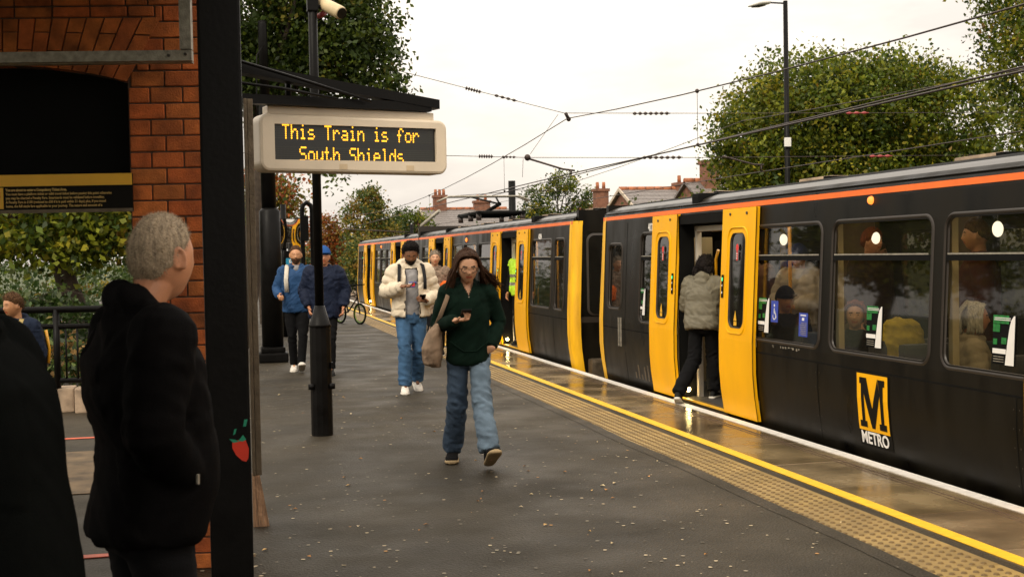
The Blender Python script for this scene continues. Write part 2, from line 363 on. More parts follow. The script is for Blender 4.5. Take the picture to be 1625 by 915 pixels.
# platform
YA, YB = -9.0, 54.0
p = MB()
p.box(-9, 3.325, YA, YB, -1.0, 0, M['asphalt'])
setting('platform', p)
# rough patched edge of asphalt lapping the tactile paving
pe = MB(); pts = []
yy = YA
while yy < YB:
    pts.append((3.30+.035*noise.noise(Vector((yy*.55, 3, 0)))+.012*noise.noise(Vector((yy*5, 1, 0))), yy)); yy += .12
vs = []; fs = []
for i, (x, y) in enumerate(pts): vs += [(x-.06, y, .003), (x+.045, y, .006)]
for i in range(len(pts)-1): fs.append((2*i, 2*i+1, 2*i+3, 2*i+2))
pe.add(vs, fs, M['asphalt']); setting('platform_edging', pe, fix=False)
# joint sealant gap, slabs, lines
s = MB(); s.box(3.765, 3.842, YA, YB, -1.0, -.002, M['asphalt']); setting('platform_drain_strip', s)
s = MB(); y = YA
while y < YB:
    t = random.uniform(.72, 1.2); tt = (t, t*random.uniform(.96, 1.02), t*random.uniform(.9, 1.02)); L_ = .915
    s.box(3.842, 4.705, y+.005, y+L_-.005, -.12, random.uniform(-.0015, .0015), M['slab'], tint=tt); y += L_
setting('platform_edge_slabs', s)
s = MB(); y = YA+.915
while y < YB: s.box(3.95, 4.61, y-.005, y+.005, -.1, -.001, M['stone']); y += .915
setting('slab_joints', s)
s = MB(); s.box(3.85, 4.66, YA, YB, -1.0, -.008, M['mortar']); setting('platform_wall', s)
s = MB(); s.box(3.846, 3.945, YA, YB, .003, .006, M['line_yellow']); setting('yellow_line', s)
s = MB(); s.box(4.612, 4.709, YA, YB, -.10, .006, M['line_white']); setting('white_edge_line', s)
s = MB(); s.box(4.50, 4.508, YA, YB, .002, .0045, M['mortar']); s.box(4.455, 4.459, YA, YB, .002, .0045, M['mortar']); setting('platform_groove', s)
# tactile blister paving: slabs with raised domes
s = MB(); y = YA
while y < YB:
    t = random.uniform(.85, 1.15); s.box(3.325, 3.765, y+.003, y+.397, -.1, 0.0, M['tactile'], tint=(t, t, t*random.uniform(.92, 1.05))); y += .40
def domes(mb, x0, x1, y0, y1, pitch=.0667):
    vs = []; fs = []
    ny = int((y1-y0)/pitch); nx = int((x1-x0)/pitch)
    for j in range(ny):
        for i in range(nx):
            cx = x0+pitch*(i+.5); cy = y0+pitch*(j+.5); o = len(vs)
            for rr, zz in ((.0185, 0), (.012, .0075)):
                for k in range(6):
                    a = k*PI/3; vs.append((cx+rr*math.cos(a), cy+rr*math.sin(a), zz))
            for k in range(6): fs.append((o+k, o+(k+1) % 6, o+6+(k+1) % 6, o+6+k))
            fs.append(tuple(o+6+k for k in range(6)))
    mb.add(vs, fs, M['tactile'], (.48, .44, .38))  # domes tinted darker than the slabs: shading of their sides put into the colour
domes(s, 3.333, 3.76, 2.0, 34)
setting('tactile_paving', s, fix=False)
# second strip of tactile paving and red lines on the far side of the arch
s = MB(); s.box(-7, -.3, 8.9, 10.9, .004, .008, pmat('shaded_paving', (.12, .08, .04), .8, var=.5, scale=5, bump=.5, bscale=30)); setting('paving_strip', s)  # paving colour darkened for the shade under cover
for yy in (11.7, 6.95):
    s = MB(); s.box(-7, -.5, yy, yy+.07, .004, .008, M['line_red']); setting('red_line', s)
# worn smooth patches and gum spots
s = MB()
def blob(mb, x, y, r, z, m, tint=(1, 1, 1), el=1.0, n=9):
    a0 = random.random()*6; vs = [(x+r*random.uniform(.75, 1.2)*math.cos(a0+2*PI*k/n), y+r*el*random.uniform(.75, 1.2)*math.sin(a0+2*PI*k/n), z) for k in range(n)]
    mb.add(vs, [tuple(range(n))], m, tint)
for i in range(1250):
    yv = 4.4+abs(random.gauss(0, 1))*9; xv = random.uniform(-.3, 3.28)
    if yv > 45: continue
    k = random.random()
    if k < .70: tt = random.uniform(.2, .75); tint = (tt, tt, tt*.95)
    elif k < .97: tint = (1.2, 1.12, .95)
    else: tint = (1.0, .6, .25)
    blob(s, xv, yv, random.choice((.005, .008, .012)), .004, M['gum'], tint, 1.0, 7)
o = setting('gum_spots', s, 'stuff', fix=False)
# fallen leaves: small curled
s = MB()
for i in range(85):
    yv = 4.4+abs(random.gauss(0, 1))*8; xv = random.uniform(-.1, 3.7); a = random.random()*6; r = random.uniform(.010, .024)
    c, sn = math.cos(a), math.sin(a); tnt = random.choice([(1.1, .6, .2), (1.3, .95, .45), (.7, .4, .18), (1.3, 1.2, .9), (1.3, 1.2, 1.0)])
    vs = [(xv+c*r, yv+sn*r, .006), (xv-sn*r*.6, yv+c*r*.6, .014), (xv-c*r, yv-sn*r, .006), (xv+sn*r*.6, yv-c*r*.6, .012)]
    s.add(vs, [(0, 1, 2, 3)], M['gum'], tnt)
setting('fallen_leaves', s, 'stuff', fix=False)

# ================================================================== TRAIN
XW = 4.76; XC = 6.085
PROF = [(-.72, .20), (-.45, .15), (-.2, .09), (0, .05), (.25, .015), (.45, 0), (.75, 0), (1.95, .06)]
ROOF = [(1.95, .06), (2.045, .070), (2.085, .095), (2.12, .135), (2.148, .19), (2.172, .27), (2.20, .40), (2.235, .65), (2.26, 1.0), (2.268, 1.325)]
def inset(z):
    P = PROF+ROOF[1:]
    for (a, b), (c, d) in zip(P, P[1:]):
        if a <= z <= c: return b+(d-b)*(z-a)/(c-a)
    return P[0][1] if z < P[0][0] else P[-1][1]
def wx(z, out=0, side=1):
    x = XW+inset(z)-out
    return x if side == 1 else 2*XC-x
def wallband(mb, y0, y1, z0, z1, holes, m, side=1, out=0):
    outer = [(y0, z0), (y1, z0), (y1, z1), (y0, z1)]
    loops = [[Vector((y, z, 0)) for y, z in outer]]+[[Vector((y, z, 0)) for y, z in reversed(h)] for h in holes]
    flat = [v for l_ in loops for v in l_]; tris = tessellate_polygon(loops)
    mb.add([(wx(v.y, out, side), v.x, v.y) for v in flat], tris, m)
def strips(mb, y0, y1, prof, m, side=1, out=0, step=None):
    ys = [y0, y1] if not step else list(np.linspace(y0, y1, max(2, int((y1-y0)/step))))
    vs = []; fs = []
    for y in ys: vs += [(XW+i-out if side == 1 else 2*XC-XW-i+out, y, z) for z, i in prof]
    n = len(prof)
    for j in range(len(ys)-1):
        for k in range(n-1): fs.append((j*n+k, (j+1)*n+k, (j+1)*n+k+1, j*n+k+1))
    mb.add(vs, fs, m, smooth=True)
def ring(mb, y0, y1, z0, z1, r, wd, th, m, side=1, out=0, n=7):
    """raised rounded rubber ring following the wall"""
    a = rrect(y0-wd, y1+wd, z0-wd, z1+wd, r+wd, n); b = rrect(y0, y1, z0, z1, r, n); N = len(a)
    mid = rrect(y0-wd*.5, y1+wd*.5, z0-wd*.5, z1+wd*.5, r+wd*.5, n)
    vs = [(wx(z, out-.002, side), y, z) for y, z in a]+[(wx(z, out+th, side), y, z) for y, z in mid]+[(wx(z, out-.02, side), y, z) for y, z in b]
    fs = [(i, (i+1) % N, N+(i+1) % N, N+i) for i in range(N)]+[(N+i, N+(i+1) % N, 2*N+(i+1) % N, 2*N+i) for i in range(N)]
    mb.add(vs, fs, m, smooth=True)
def pane(mb, y0, y1, z0, z1, r, m, side=1, out=-.02):
    a = rrect(y0, y1, z0, z1, r); mb.add([(wx(z, out, side), y, z) for y, z in a], [tuple(range(len(a)))], m)
def sticker(mb, y0, y1, z0, z1, m, out=0, side=1, d=.0015):
    if z0 < .75 and z1-z0 > .2:
        zz = [z0]+[p[0] for p in PROF if z0 < p[0] < z1]+[z1]; n = len(zz)
        mb.add([(wx(z, out+d, side), y, z) for z in zz for y in (y0, y1)], [(2*i, 2*i+1, 2*i+3, 2*i+2) for i in range(n-1)], m); return
    mb.add([(wx(z, out+o_, side), y, z) for o_ in (0, d) for y, z in ((y0, z0), (y1, z0), (y1, z1), (y0, z1))], [(0, 1, 2, 3), (4, 5, 6, 7), (0, 1, 5, 4), (1, 2, 6, 5), (2, 3, 7, 6), (3, 0, 4, 7)], m)

def door_leaf(root, y0, y1, out=.045, detail=True, handle_side=0, flip=False):
    """sliding plug leaf, stands proud of the wall, bulging lower half"""
    mb = MB(); prof = [(z, inset(z)) for z in (0.02, .12, .25, .45, .75, 1.2, 1.6, 1.95)]
    yw = y1-y0; hy0, hy1 = y0+yw*.27, y1-yw*.27; hz0, hz1 = .86, 1.76
    lowz = [p for p in prof if p[0] <= .75]
    strips(mb, y0, y1, lowz, M['yellow_paint'], out=out)
    wallband(mb, y0, y1, .75, 1.993, [rrect(hy0, hy1, hz0, hz1, .09)], M['yellow_paint'], out=out)
    for yy in (y0, y1):                                                   # edges of the leaf
        vs = []; zz = [z for z, _ in lowz]+[1.993]
        for z in zz: vs += [(wx(z, out), yy, z), (wx(z, out-.04), yy, z)]
        mb.add(vs, [(2*i, 2*i+2, 2*i+3, 2*i+1) for i in range(len(zz)-1)], M['yellow_paint'])
    mb.add([(wx(1.993, out), y0, 1.993), (wx(1.993, out), y1, 1.993), (wx(1.993, out-.04), y1, 1.993), (wx(1.993, out-.04), y0, 1.993)], [(0, 1, 2, 3)], M['yellow_paint'])
    ring(mb, hy0-.035, hy1+.035, hz0-.04, hz1+.04, .10, .018, .012, M['yellow_paint'], out=out)
    for k in (.25, .75):                                                   # fixings near the top
        c = y0+yw*k; mb.tube([(wx(1.94, out+.008), c, 1.94), (wx(1.94, out-.01), c, 1.94)], .014, M['rubber'], 8)
    # inner face
    mb.add([(wx(.1, out-.042), y0, .02), (wx(.1, out-.042), y1, .02), (wx(.8, out-.042), y1, .84), (wx(.8, out-.042), y0, .84)], [(0, 1, 2, 3)], M['int_cream'])
    d = part('door_leaf', mb, root, fix=False)
    g = MB(); pane(g, hy0, hy1, hz0, hz1, .09, M['glass_dark'], out=out-.012); gp = part('window_pane', g, d, fix=False)
    g = MB(); ring(g, hy0+.012, hy1-.012, hz0+.012, hz1-.012, .085, .014, .004, M['rubber'], out=out); part('window_seal', g, d, fix=False)
    for yy in (y0, y1):
        g = MB(); e0, e1 = (yy-.013, yy+.001) if yy == y0 else (yy-.001, yy+.013)
        for za, zb in ((.02, .25), (.25, .45), (.45, .75), (.75, 1.993)): sticker(g, e0, e1, za, zb, M['black_matte'], out-.006)
        part('edge_seal', g, d, fix=False)
    if detail:
        g = MB(); c = (hy0+hy1)/2
        a = [(c+.032*math.cos(t*PI/8), 1.62+.036*math.sin(t*PI/8)) for t in range(16)]
        g.add([(wx(z, out+.003), y, z) for y, z in a], [tuple(range(16))], M['sticker_red']); sticker(g, c-.02, c+.02, 1.50, 1.58, M['sticker_red'], out+.001)
        for k in range(3): sticker(g, c-.012, c+.012, 1.515+.022*k, 1.524+.022*k, M['sticker_white'], out+.004)
        part('warning_sticker', g, d, fix=False)
        g = MB(); g.add([(wx(z, out+.003), y, z) for y, z in ((c-.035, .93), (c+.035, .93), (c, 1.03))], [(0, 1, 2)], M['notice_yellow'])
        sticker(g, c-.033, c+.033, .885, .922, M['notice_yellow'], out+.001); part('warning_triangle', g, d, fix=False)
        yb = y1-.06 if handle_side > 0 else y0+.06
        g = MB(); sticker(g, yb-.022, yb+.022, 1.14, 1.36, M['black_matte'], out+.002, d=.006); part('control_strip', g, d, fix=False)
        for ba, bb, bm_ in ((1.30, 1.335, 'green_lamp'), (1.25, 1.265, 'sticker_white'), (1.18, 1.20, 'sticker_white')):
            g = MB(); sticker(g, yb-.009, yb+.009, ba, bb, M[bm_], out+.009); part('button', g, d, fix=False)
    return d
def window(root, y0, y1, z0=.80, z1=1.79, side=1, split=True, seal=M['rubber'], glass=None, label=None):
    g = MB(); ring(g, y0, y1, z0, z1, .075, .038, .014, seal, side)
    if split:
        zs = z0+(z1-z0)*.735
        g.add([(wx(z, o_, side), y, z) for o_ in (.006, -.03) for y, z in ((y0, zs-.028), (y1, zs-.028), (y1, zs+.012), (y0, zs+.012))], [(0, 1, 2, 3), (4, 5, 6, 7), (0, 1, 5, 4), (3, 2, 6, 7)], M['black_matte'])
        g.add([(wx(z, .007, side), y, z) for y, z in ((y0+.02, zs+.013), (y1-.02, zs+.013), (y1-.02, zs+.024), (y0+.02, zs+.024))], [(0, 1, 2, 3)], M['galv'])
    w_ = part('window_frame', g, root, label, fix=False)
    p_ = MB(); pane(p_, y0, y1, z0, z1, .075, glass or M['glass'], side); part('window_pane', p_, w_, fix=False)
    return w_
def film_poster(root, yc, z0, h=.31, w_=.235):
    """black and green window sticker with a pale strip (plain stand-in)"""
    g = MB(); y0, y1 = yc-w_/2, yc+w_/2; o = .004
    sticker(g, y0, y1, z0, z0+h, M['black_matte'], o-.02)
    sticker(g, y0+.07, y1-.005, z0+h*.83, z0+h, M['sticker_green'], o-.016)
    sticker(g, y1-.075, y1-.005, z0+h*.66, z0+h*.82, M['sticker_green'], o-.016)
    sticker(g, y1-.05, y1-.01, z0+h*.40, z0+h*.52, M['sticker_green'], o-.016)
    sticker(g, y0+.09, y0+.14, z0+h*.42, z0+h*.55, M['sticker_green'], o-.016)
    sticker(g, y0+.09, y1-.01, z0+h*.22, z0+h*.32, M['sticker_white'], o-.014)
    for k in range(3): sticker(g, y0+.11, y1-.02, z0+h*(.05+.05*k), z0+h*(.065+.05*k), M['galv'], o-.014)
    for k in range(2): sticker(g, y0+.05, y1-.02, z0+h*(.90+.04*k), z0+h*(.915+.04*k), M['sticker_white'], o-.013)
    n = 12; pts = [(y0+.005, z0), (y0+.005, z0+h)]+[(y0+.02+.065*(1-t)**.6+.02*math.sin(t*7), z0+h*(1-(1-t))) if False else (y0+.018+.075*(t**.45), z0+h*(1-t)) for t in np.linspace(0, 1, n)]
    g.add([(wx(z, o-.012), y, z) for y, z in pts], [tuple(range(len(pts)))], M['sticker_white'])
    return part('window_poster', g, root, fix=False)

def half_car(root, c, dr, length, doors, wins, cab_wins=(), small=(), near=True, cab_door=None, open_=True, persons=None):
    """c: Y of the cab end; dr: direction (+1/-1) of the car from the cab; everything given as distances from the cab end"""
    Y = lambda t: c+dr*t
    rg = lambda a, b: (min(Y(a), Y(b)), max(Y(a), Y(b)))
    b = MB(); bk = M['train_black']
    opens = sorted(rg(d-.62, d+.62) for d in doors)
    y0, y1 = rg(.05, length); segs = []; cur = y0
    for a, e in opens: segs.append((cur, a)); cur = e
    segs.append((cur, y1))
    holes = [rg(a, e) for a, e in wins]
    for s0, s1 in segs:
        strips(b, s0, s1, [p for p in PROF if p[0] <= .75], bk)
        hs = [rrect(max(h0, s0+.01), min(h1, s1-.01), z0, z1, .075) for (h0, h1), (z0, z1) in [(h, (.80, 1.79)) for h in holes]+[(rg(a, e), (.92, 1.68)) for a, e in small] if h0 >= s0-.3 and h1 <= s1+.3 and min(h1, s1) > max(h0, s0)+.1]
        wallband(b, s0, s1, .75, 1.98, hs, bk)
    for a, e in opens: strips(b, a, e, [p for p in PROF if p[0] <= 0], bk)
    # far side wall
    strips(b, y0, y1, [p for p in PROF if p[0] <= .75], bk, -1)
    fh = []; t = 1.2
    while t+1.4 < length: fh.append(rg(t, t+1.3)); t += 1.75
    wallband(b, y0, y1, .75, 1.98, [rrect(h0, h1, .85, 1.75, .075) for h0, h1 in fh], bk, -1)
    body = part('car_body', b, root, fix=False)
    rf = MB(); rp = [(1.98, inset(1.98))]+ROOF[1:]
    for sd in (1, -1): strips(rf, y0, y1, [q for q in rp if q[0] <= 2.125], bk, sd); strips(rf, y0, y1, [q for q in rp if 2.11 <= q[0] <= 2.175], M['roof_highlight'], sd); strips(rf, y0, y1, [q for q in rp if q[0] >= 2.17], M['black_matte'], sd)  # grey band with matte black above paints the narrow shoulder highlight
    part('roof', rf, root, fix=False)
    s_ = MB()
    for sd in (1, -1): strips(s_, y0, y1, [(2.000, inset(2.000)), (2.045, inset(2.045))], M['orange'], sd, .004)
    part('orange_stripe', s_, root, fix=False)
    g = MB()                                                               # gutter above the stripe and roof kit
    strips(g, y0, y1, [(2.075, inset(2.075)), (2.083, inset(2.083)-.014), (2.092, inset(2.092))], bk, 1, .003); part('gutter', g, root, fix=False)
    for k in range(int(length/2.6)):
        g = MB(); a, e = rg(1.1+k*2.6, 2.2+k*2.6); g.bevbox(5.5, 5.8, a, e-.5, 2.22, 2.272, M['stone'], .02); g.box(5.45, 5.85, a-.10, a, 2.18, 2.262, M['black_matte']); part('roof_vent', g, root)
    # interior
    i = MB(); i.box(4.90, 7.28, y0, y1, -.03, 0.03, M['int_floor']); i.box(4.95, 7.2, y0, y1, 2.09, 2.11, M['int_white'])
    for xs in (5.02, 7.15): i.box(xs-.03, xs+.03, y0, y1, 1.90, 2.08, M['int_white'])
    part('interior_shell', i, root)
    if near:
        for k in range(4):
            g = MB(); yc = Y(2.2+k*3.3); g.ball((6.085, yc, 2.07), (.13, .13, .045), M['white_lamp']); part('ceiling_lamp', g, root)
        g = MB(); g.box(5.28, 5.38, y0+.6, y1-.6, 2.065, 2.088, M['strip_lamp']); part('ceiling_strip_light', g, root)
    # door openings
    for d in doors:
        a, e = rg(d-.62, d+.62)
        g = MB()
        for yy, sg in ((a, 1), (e, -1)): g.bevbox(4.97, 5.03, min(yy+sg*.01, yy+sg*.06), max(yy+sg*.01, yy+sg*.06), .0, 1.86, M['int_white'], .012); g.box(4.79, 4.965, min(yy, yy-sg*.03), max(yy, yy-sg*.03), .0, 1.97, M['black_matte'])
        g.bevbox(4.97, 5.03, a, e, 1.80, 1.86, M['int_white'], .012); g.box(4.80, 4.965, a, e, 1.88, 1.975, M['black_matte']); g.box(4.79, 4.95, a, e, -.06, .028, M['steel'])
        part('door_frame', g, root)
        g = MB(); g.box(4.765, 4.81, a+.02, e-.02, .02, .034, M['notice_yellow']); part('step_edge', g, root)
        if open_:
            door_leaf(root, a-.76, a, near and .05 or .04, True, +1); door_leaf(root, e, e+.76, .05, True, -1)
        # grab rails
        g = MB()
        for yy in (a+.22, e-.22):
            g.tube([(5.12, yy, .9), (5.12, yy, 1.5), (5.12, yy+(.07 if yy < d*0+(a+e)/2 else -.07), 1.6)], .016, M['pole_yel'], 8)
        g.tube([(5.3, a-.3, 1.82), (5.3, e+.3, 1.82)], .015, M['pole_yel'], 8)
        for yy in (a-.05, e+.05): g.tube([(5.45, yy, .03), (5.45, yy, 2.12)], .018, M['pole_yel'], 8)
        part('grab_rail', g, root)
        # threshold light near the far post
        g = MB(); g.ball((4.855, e-.05, .115), .024, M['door_lamp']); part('threshold_lamp', g, root)
    # windows
    for a, e in wins:
        h0, h1 = rg(a, e); window(root, h0, h1)
    for a, e in small:
        h0, h1 = rg(a, e); window(root, h0, h1, .92, 1.68, split=False)
    for h0, h1 in fh: window(root, h0, h1, .85, 1.75, side=-1, split=False, glass=M['glass_dark'])
    if cab_door:
        h0, h1 = rg(*cab_door); g = MB(); z0, z1 = .0, 1.93
        for yy in (h0, h1): g.add([(wx(z, .002), yy+o_, z) for z in (0, .25, .5, .75, 1.95) for o_ in (-.006, .006)], [(2*q, 2*q+1, 2*q+3, 2*q+2) for q in range(4)], M['black_matte'])
        cy = (h0+h1)/2; g.box(wx(.75)-.03, wx(.75)-.015, h0+.08, h0+.10, .45, .8, M['galv']); g.box(wx(.75)-.03, wx(.75)-.015, h0+.16, h0+.18, .45, .8, M['galv'])
        part('cab_door', g, root)
    g = MB()                                                               # panel joints and a rubbing line
    for s0, s1 in segs:
        sticker(g, s0+.02, s1-.02, .655, .668, M['black_matte'], .0008)
        yy = s0+.9
        while yy < s1-.3:
            for za, zb in ((.03, .25), (.25, .45), (.45, .65)): sticker(g, yy, yy+.006, za, zb, M['black_matte'], .0009)
            for zz in (.10, .22, .34, .46, .58):
                for dy in (-.03, .03): sticker(g, yy+dy-.005, yy+dy+.005, zz-.005, zz+.005, M['rubber'], .001)
            yy += 2.6
    part('panel_joint', g, root, fix=False)
    return body
def cab_end(root, c, dr):
    """front of a car at Y=c facing -dr : yellow corner pillars, dark windscreen, lower panel"""
    prof = [(z, i) for z, i in PROF]+ROOF[1:]
    def sect(y, shrink, zmax=2.36):
        return [(XW+i+shrink, y, z) for z, i in prof], [(2*XC-XW-i-shrink, y, z) for z, i in prof]
    for sd in (1, -1):
        g = MB(); cols = []
        for t, sh in ((.17, -.005), (.05, -.002), (-.01, .03), (-.035, .075), (-.04, .12)):
            cols.append([(XW+i+sh+.00 if sd == 1 else 2*XC-XW-i-sh, c+dr*(t-.05*math.exp(-((z-.55)/.5)**2)*(1 if t < .1 else 0)), z) for z, i in prof if z <= 2.05])
        n = len(cols[0]); vs = [v for cc in cols for v in cc]
        fs = [(a*n+k, (a+1)*n+k, (a+1)*n+k+1, a*n+k+1) for a in range(len(cols)-1) for k in range(n-1)]
        g.add(vs, fs, M['yellow_dirty'], smooth=True); part('corner_panel', g, root, fix=False)
    g = MB(); yf = c-dr*.03
    for z0, z1, m in ((-.7, .62, M['train_black']), (.62, .70, M['rubber']), (.70, 1.9, M['glass_dark']), (1.9, 2.2, M['train_black'])):
        xa = XW+.13; g.box(xa, 2*XC-xa, min(yf, yf+dr*.1), max(yf, yf+dr*.1), z0, z1, m)
    part('end_panel', g, root)
    g = MB()
    for x0, x1 in ((5.02, 5.62), (5.72, 6.45), (6.55, 7.15)):
        a = rrect(x0, x1, .74, 1.84, .09); b_ = rrect(x0-.03, x1+.03, .71, 1.87, .11); n = len(a); yy = yf-dr*.012
        g.add([(x, yy, z) for x, z in b_]+[(x, yy-dr*.01, z) for x, z in a], [(k, (k+1) % n, n+(k+1) % n, n+k) for k in range(n)], M['rubber'])
        g.add([(x, yy-dr*.004, z) for x, z in a], [tuple(range(n))], M['glass_dark'])
    part('windscreen', g, root, fix=False)
    g = MB(); g.bevbox(5.75, 6.4, min(yf, yf-dr*.35), max(yf, yf-dr*.35), -.55, -.15, M['steel'], .04); g.tube([(6.085, yf, -.3), (6.085, yf-dr*.55, -.3)], .11, M['steel'], 12)
    part('coupler', g, root); g = MB(); g.bevbox(4.98, 5.30, min(yf, yf-dr*.22), max(yf, yf-dr*.22), -.2, .12, M['steel'], .05)
    part('buffer', g, root)
def bogie(root, yc):
    g = MB()
    for dy in (-1.0, 1.0):
        for sx in (-.75, .75): g.tube([(XC+sx-.06, yc+dy, -.40), (XC+sx+.06, yc+dy, -.40)], .36, M['rail'], 20)
        g.tube([(XC-.8, yc+dy, -.40), (XC+.8, yc+dy, -.40)], .07, M['black_matte'], 8)
    for sx in (-1.0, 1.0): g.bevbox(XC+sx-.08, XC+sx+.08, yc-1.5, yc+1.5, -.5, -.28, M['black_matte'], .03)
    part('bogie', g, root)

# ---- near unit
t1 = thing('metro_train', 'black train car nearest the camera with open yellow doors, METRO badge and fleet number 4029', 'train', (XC, 8.0, -.77), 'metro trains at the platform')
U1 = 15.22; W1 = [(1.56, 2.06), (4.70, 5.98), (6.20, 7.59), (7.78, 9.17), (11.4, 12.9)]
half_car(t1, U1, -1, 13.7, [3.42, 10.10], W1, small=[(.35, .85)], cab_door=(.13, 1.03))
# second half of the near unit, behind the camera's right edge
half_car(t1, -12.9, 1, 13.7, [3.42, 10.10], [(4.70, 5.98), (6.20, 7.59), (7.78, 9.17), (11.4, 12.9)])
cab_end(t1, U1, -1)
for yb in (12.3, 1.0, -10): bogie(t1, yb)
g = MB()
for k in range(5): yk = .83+k*.1; g.box(4.86, 7.31, yk, yk+.05, -.5, 2.3, M['rubber'])
part('gangway_bellows', g, t1)
# badge and numbers on the near unit
Xb = lambda y, z, o=.004: Vector((wx(z, o), y, z))
g = MB(); sticker(g, 8.13, 8.605, .085, .645, M['notice_black'], .002); bdg = part('metro_badge', g, t1, fix=False)
g = MB(); sticker(g, 8.145, 8.59, .205, .64, M['yellow_paint'], .0045); pl = part('badge_panel', g, bdg, fix=False)
def mpoly(y, z): return (wx(.205+.435*z, .0085), 8.59-.445*y, .205+.435*z)       # y 0..1 left to right in the picture
g = MB()
Mm = [(.09, .93), (.32, .93), (.50, .42), (.68, .93), (.91, .93), (.91, .82), (.86, .82), (.86, .17), (.93, .17), (.93, .06), (.70, .06), (.70, .17), (.76, .17), (.76, .66), (.55, .06), (.45, .06), (.24, .66), (.24, .17), (.30, .17), (.30, .06), (.07, .06), (.07, .17), (.14, .17), (.14, .82), (.09, .82)]
for quad in (((.07, .06), (.30, .06), (.30, .17), (.07, .17)), ((.70, .06), (.93, .06), (.93, .17), (.70, .17)), ((.14, .17), (.24, .17), (.24, .82), (.14, .82)), ((.76, .17), (.86, .17), (.86, .82), (.76, .82)),
    ((.09, .82), (.24, .82), (.24, .93), (.09, .93)), ((.76, .82), (.91, .82), (.91, .93), (.76, .93)), ((.24, .66), (.45, .06), (.50, .40), (.32, .93)), ((.24, .66), (.32, .93), (.24, .93), (.24, .9)), ((.45, .06), (.55, .06), (.50, .42), (.495, .40)), ((.55, .06), (.76, .66), (.68, .93), (.50, .40)), ((.76, .66), (.76, .93), (.68, .93), (.70, .9))):
    A_, B_, C_, D_ = [Vector((a, b, 0)) for a, b in quad]; n_ = 8; vs = []
    for j in range(n_+1):
        for i in range(n_+1): u, v = i/n_, j/n_; p_ = (A_*(1-u)+B_*u)*(1-v)+(D_*(1-u)+C_*u)*v; vs.append(mpoly(p_.x, p_.y))
    g.add(vs, [(j*(n_+1)+i, j*(n_+1)+i+1, (j+1)*(n_+1)+i+1, (j+1)*(n_+1)+i) for j in range(n_) for i in range(n_)], M['notice_black'])
part('badge_letter', g, bdg, fix=False)
g = MB(); text_mb(g, 'METRO', .13, M['sticker_white'], frame((wx(.145, .010), 8.368, .147), (0, -1, 0), (-.13, 0, 1)), .002, .003, sx=.93); part('badge_text', g, bdg, fix=False)
g = MB(); text_mb(g, '4029', .125, M['sticker_white'], frame((wx(1.86, .006), 13.33, 1.872), (0, -1, 0), (-.04, 0, 1)), .002, .002, sx=.85); part('fleet_number', g, t1, fix=False)
g = MB(); g.ball((wx(1.955), 8.46, 1.955), (.03, .035, .032), M['orange_lamp']); part('side_lamp', g, t1)
# window stickers
film_poster(t1, 8.375, .845); film_poster(t1, 6.80, .845); film_poster(t1, 10.31, .85)
film_poster(t1, 13.62, .86)
g = MB(); sticker(g, 10.03, 10.17, .95, 1.14, M['sticker_blue'], -.017); st = part('wheelchair_sign', g, t1, fix=False)
g = MB(); q = lambda a, b: (wx(b, -.0125), a, b)
for (a0, b0, a1, b1, wd) in ((10.10, 1.075, 10.10, 1.03, .014), (10.10, 1.045, 10.075, 1.045, .008), (10.10, 1.03, 10.07, 1.03, .010), (10.07, 1.03, 10.055, .99, .009)):
    d = Vector((a1-a0, b1-b0, 0)).normalized(); nn = Vector((-d.y, d.x, 0))*wd/2
    g.add([q(a0+nn.x, b0+nn.y), q(a0-nn.x, b0-nn.y), q(a1-nn.x, b1-nn.y), q(a1+nn.x, b1+nn.y)], [(0, 1, 2, 3)], M['sticker_white'])
g.add([q(10.10+.013*math.cos(t), 1.10+.013*math.sin(t)) for t in np.linspace(0, 6.28, 12, endpoint=False)], [tuple(range(12))], M['sticker_white'])
aa = np.linspace(1.9, 6.6, 14); rr1 = [q(10.095+.034*math.cos(t), 1.005+.034*math.sin(t)) for t in aa]; rr2 = [q(10.095+.024*math.cos(t), 1.005+.024*math.sin(t)) for t in aa]
g.add(rr1+rr2, [(i, i+1, 14+i+1, 14+i) for i in range(13)], M['sticker_white']); part('wheelchair_symbol', g, st, fix=False)
g = MB(); sticker(g, 9.46, 9.62, .855, 1.055, M['sticker_blue'], -.017)
sticker(g, 9.49, 9.59, 1.03, 1.04, M['sticker_white'], -.014); sticker(g, 9.52, 9.56, .99, 1.015, M['sticker_white'], -.014)
for k in range(7): sticker(g, 9.475, 9.60-random.random()*.03, .87+k*.016, .876+k*.016, M['galv'], -.014)
part('information_sticker', g, t1, fix=False)
for k in range(16): yk = random.uniform(9.45, 10.1); g = MB(); sticker(g, yk, yk+random.uniform(.01, .03), .735+random.uniform(-.012, .012), .75, M['galv'], .001); part('worn_paint', g, t1, fix=False)
for k in range(5): yk = 13.4+k*.11; g = MB(); sticker(g, yk, yk+.05, .10, .10+random.uniform(.05, .2), M['steel'], .0012); part('worn_paint', g, t1, fix=False)
for lx, ly, lz in ((6.0, 10.46, 1.683), (5.9, 8.45, 1.722), (6.0, 12.40, 1.70)):
    g = MB(); g.ball((lx, ly, lz), (.042, .042, .062), M['globe_lamp']); g.tube([(lx, ly, lz+.05), (lx, ly, 2.08)], .004, M['rubber'], 6); part('globe_lamp', g, t1)
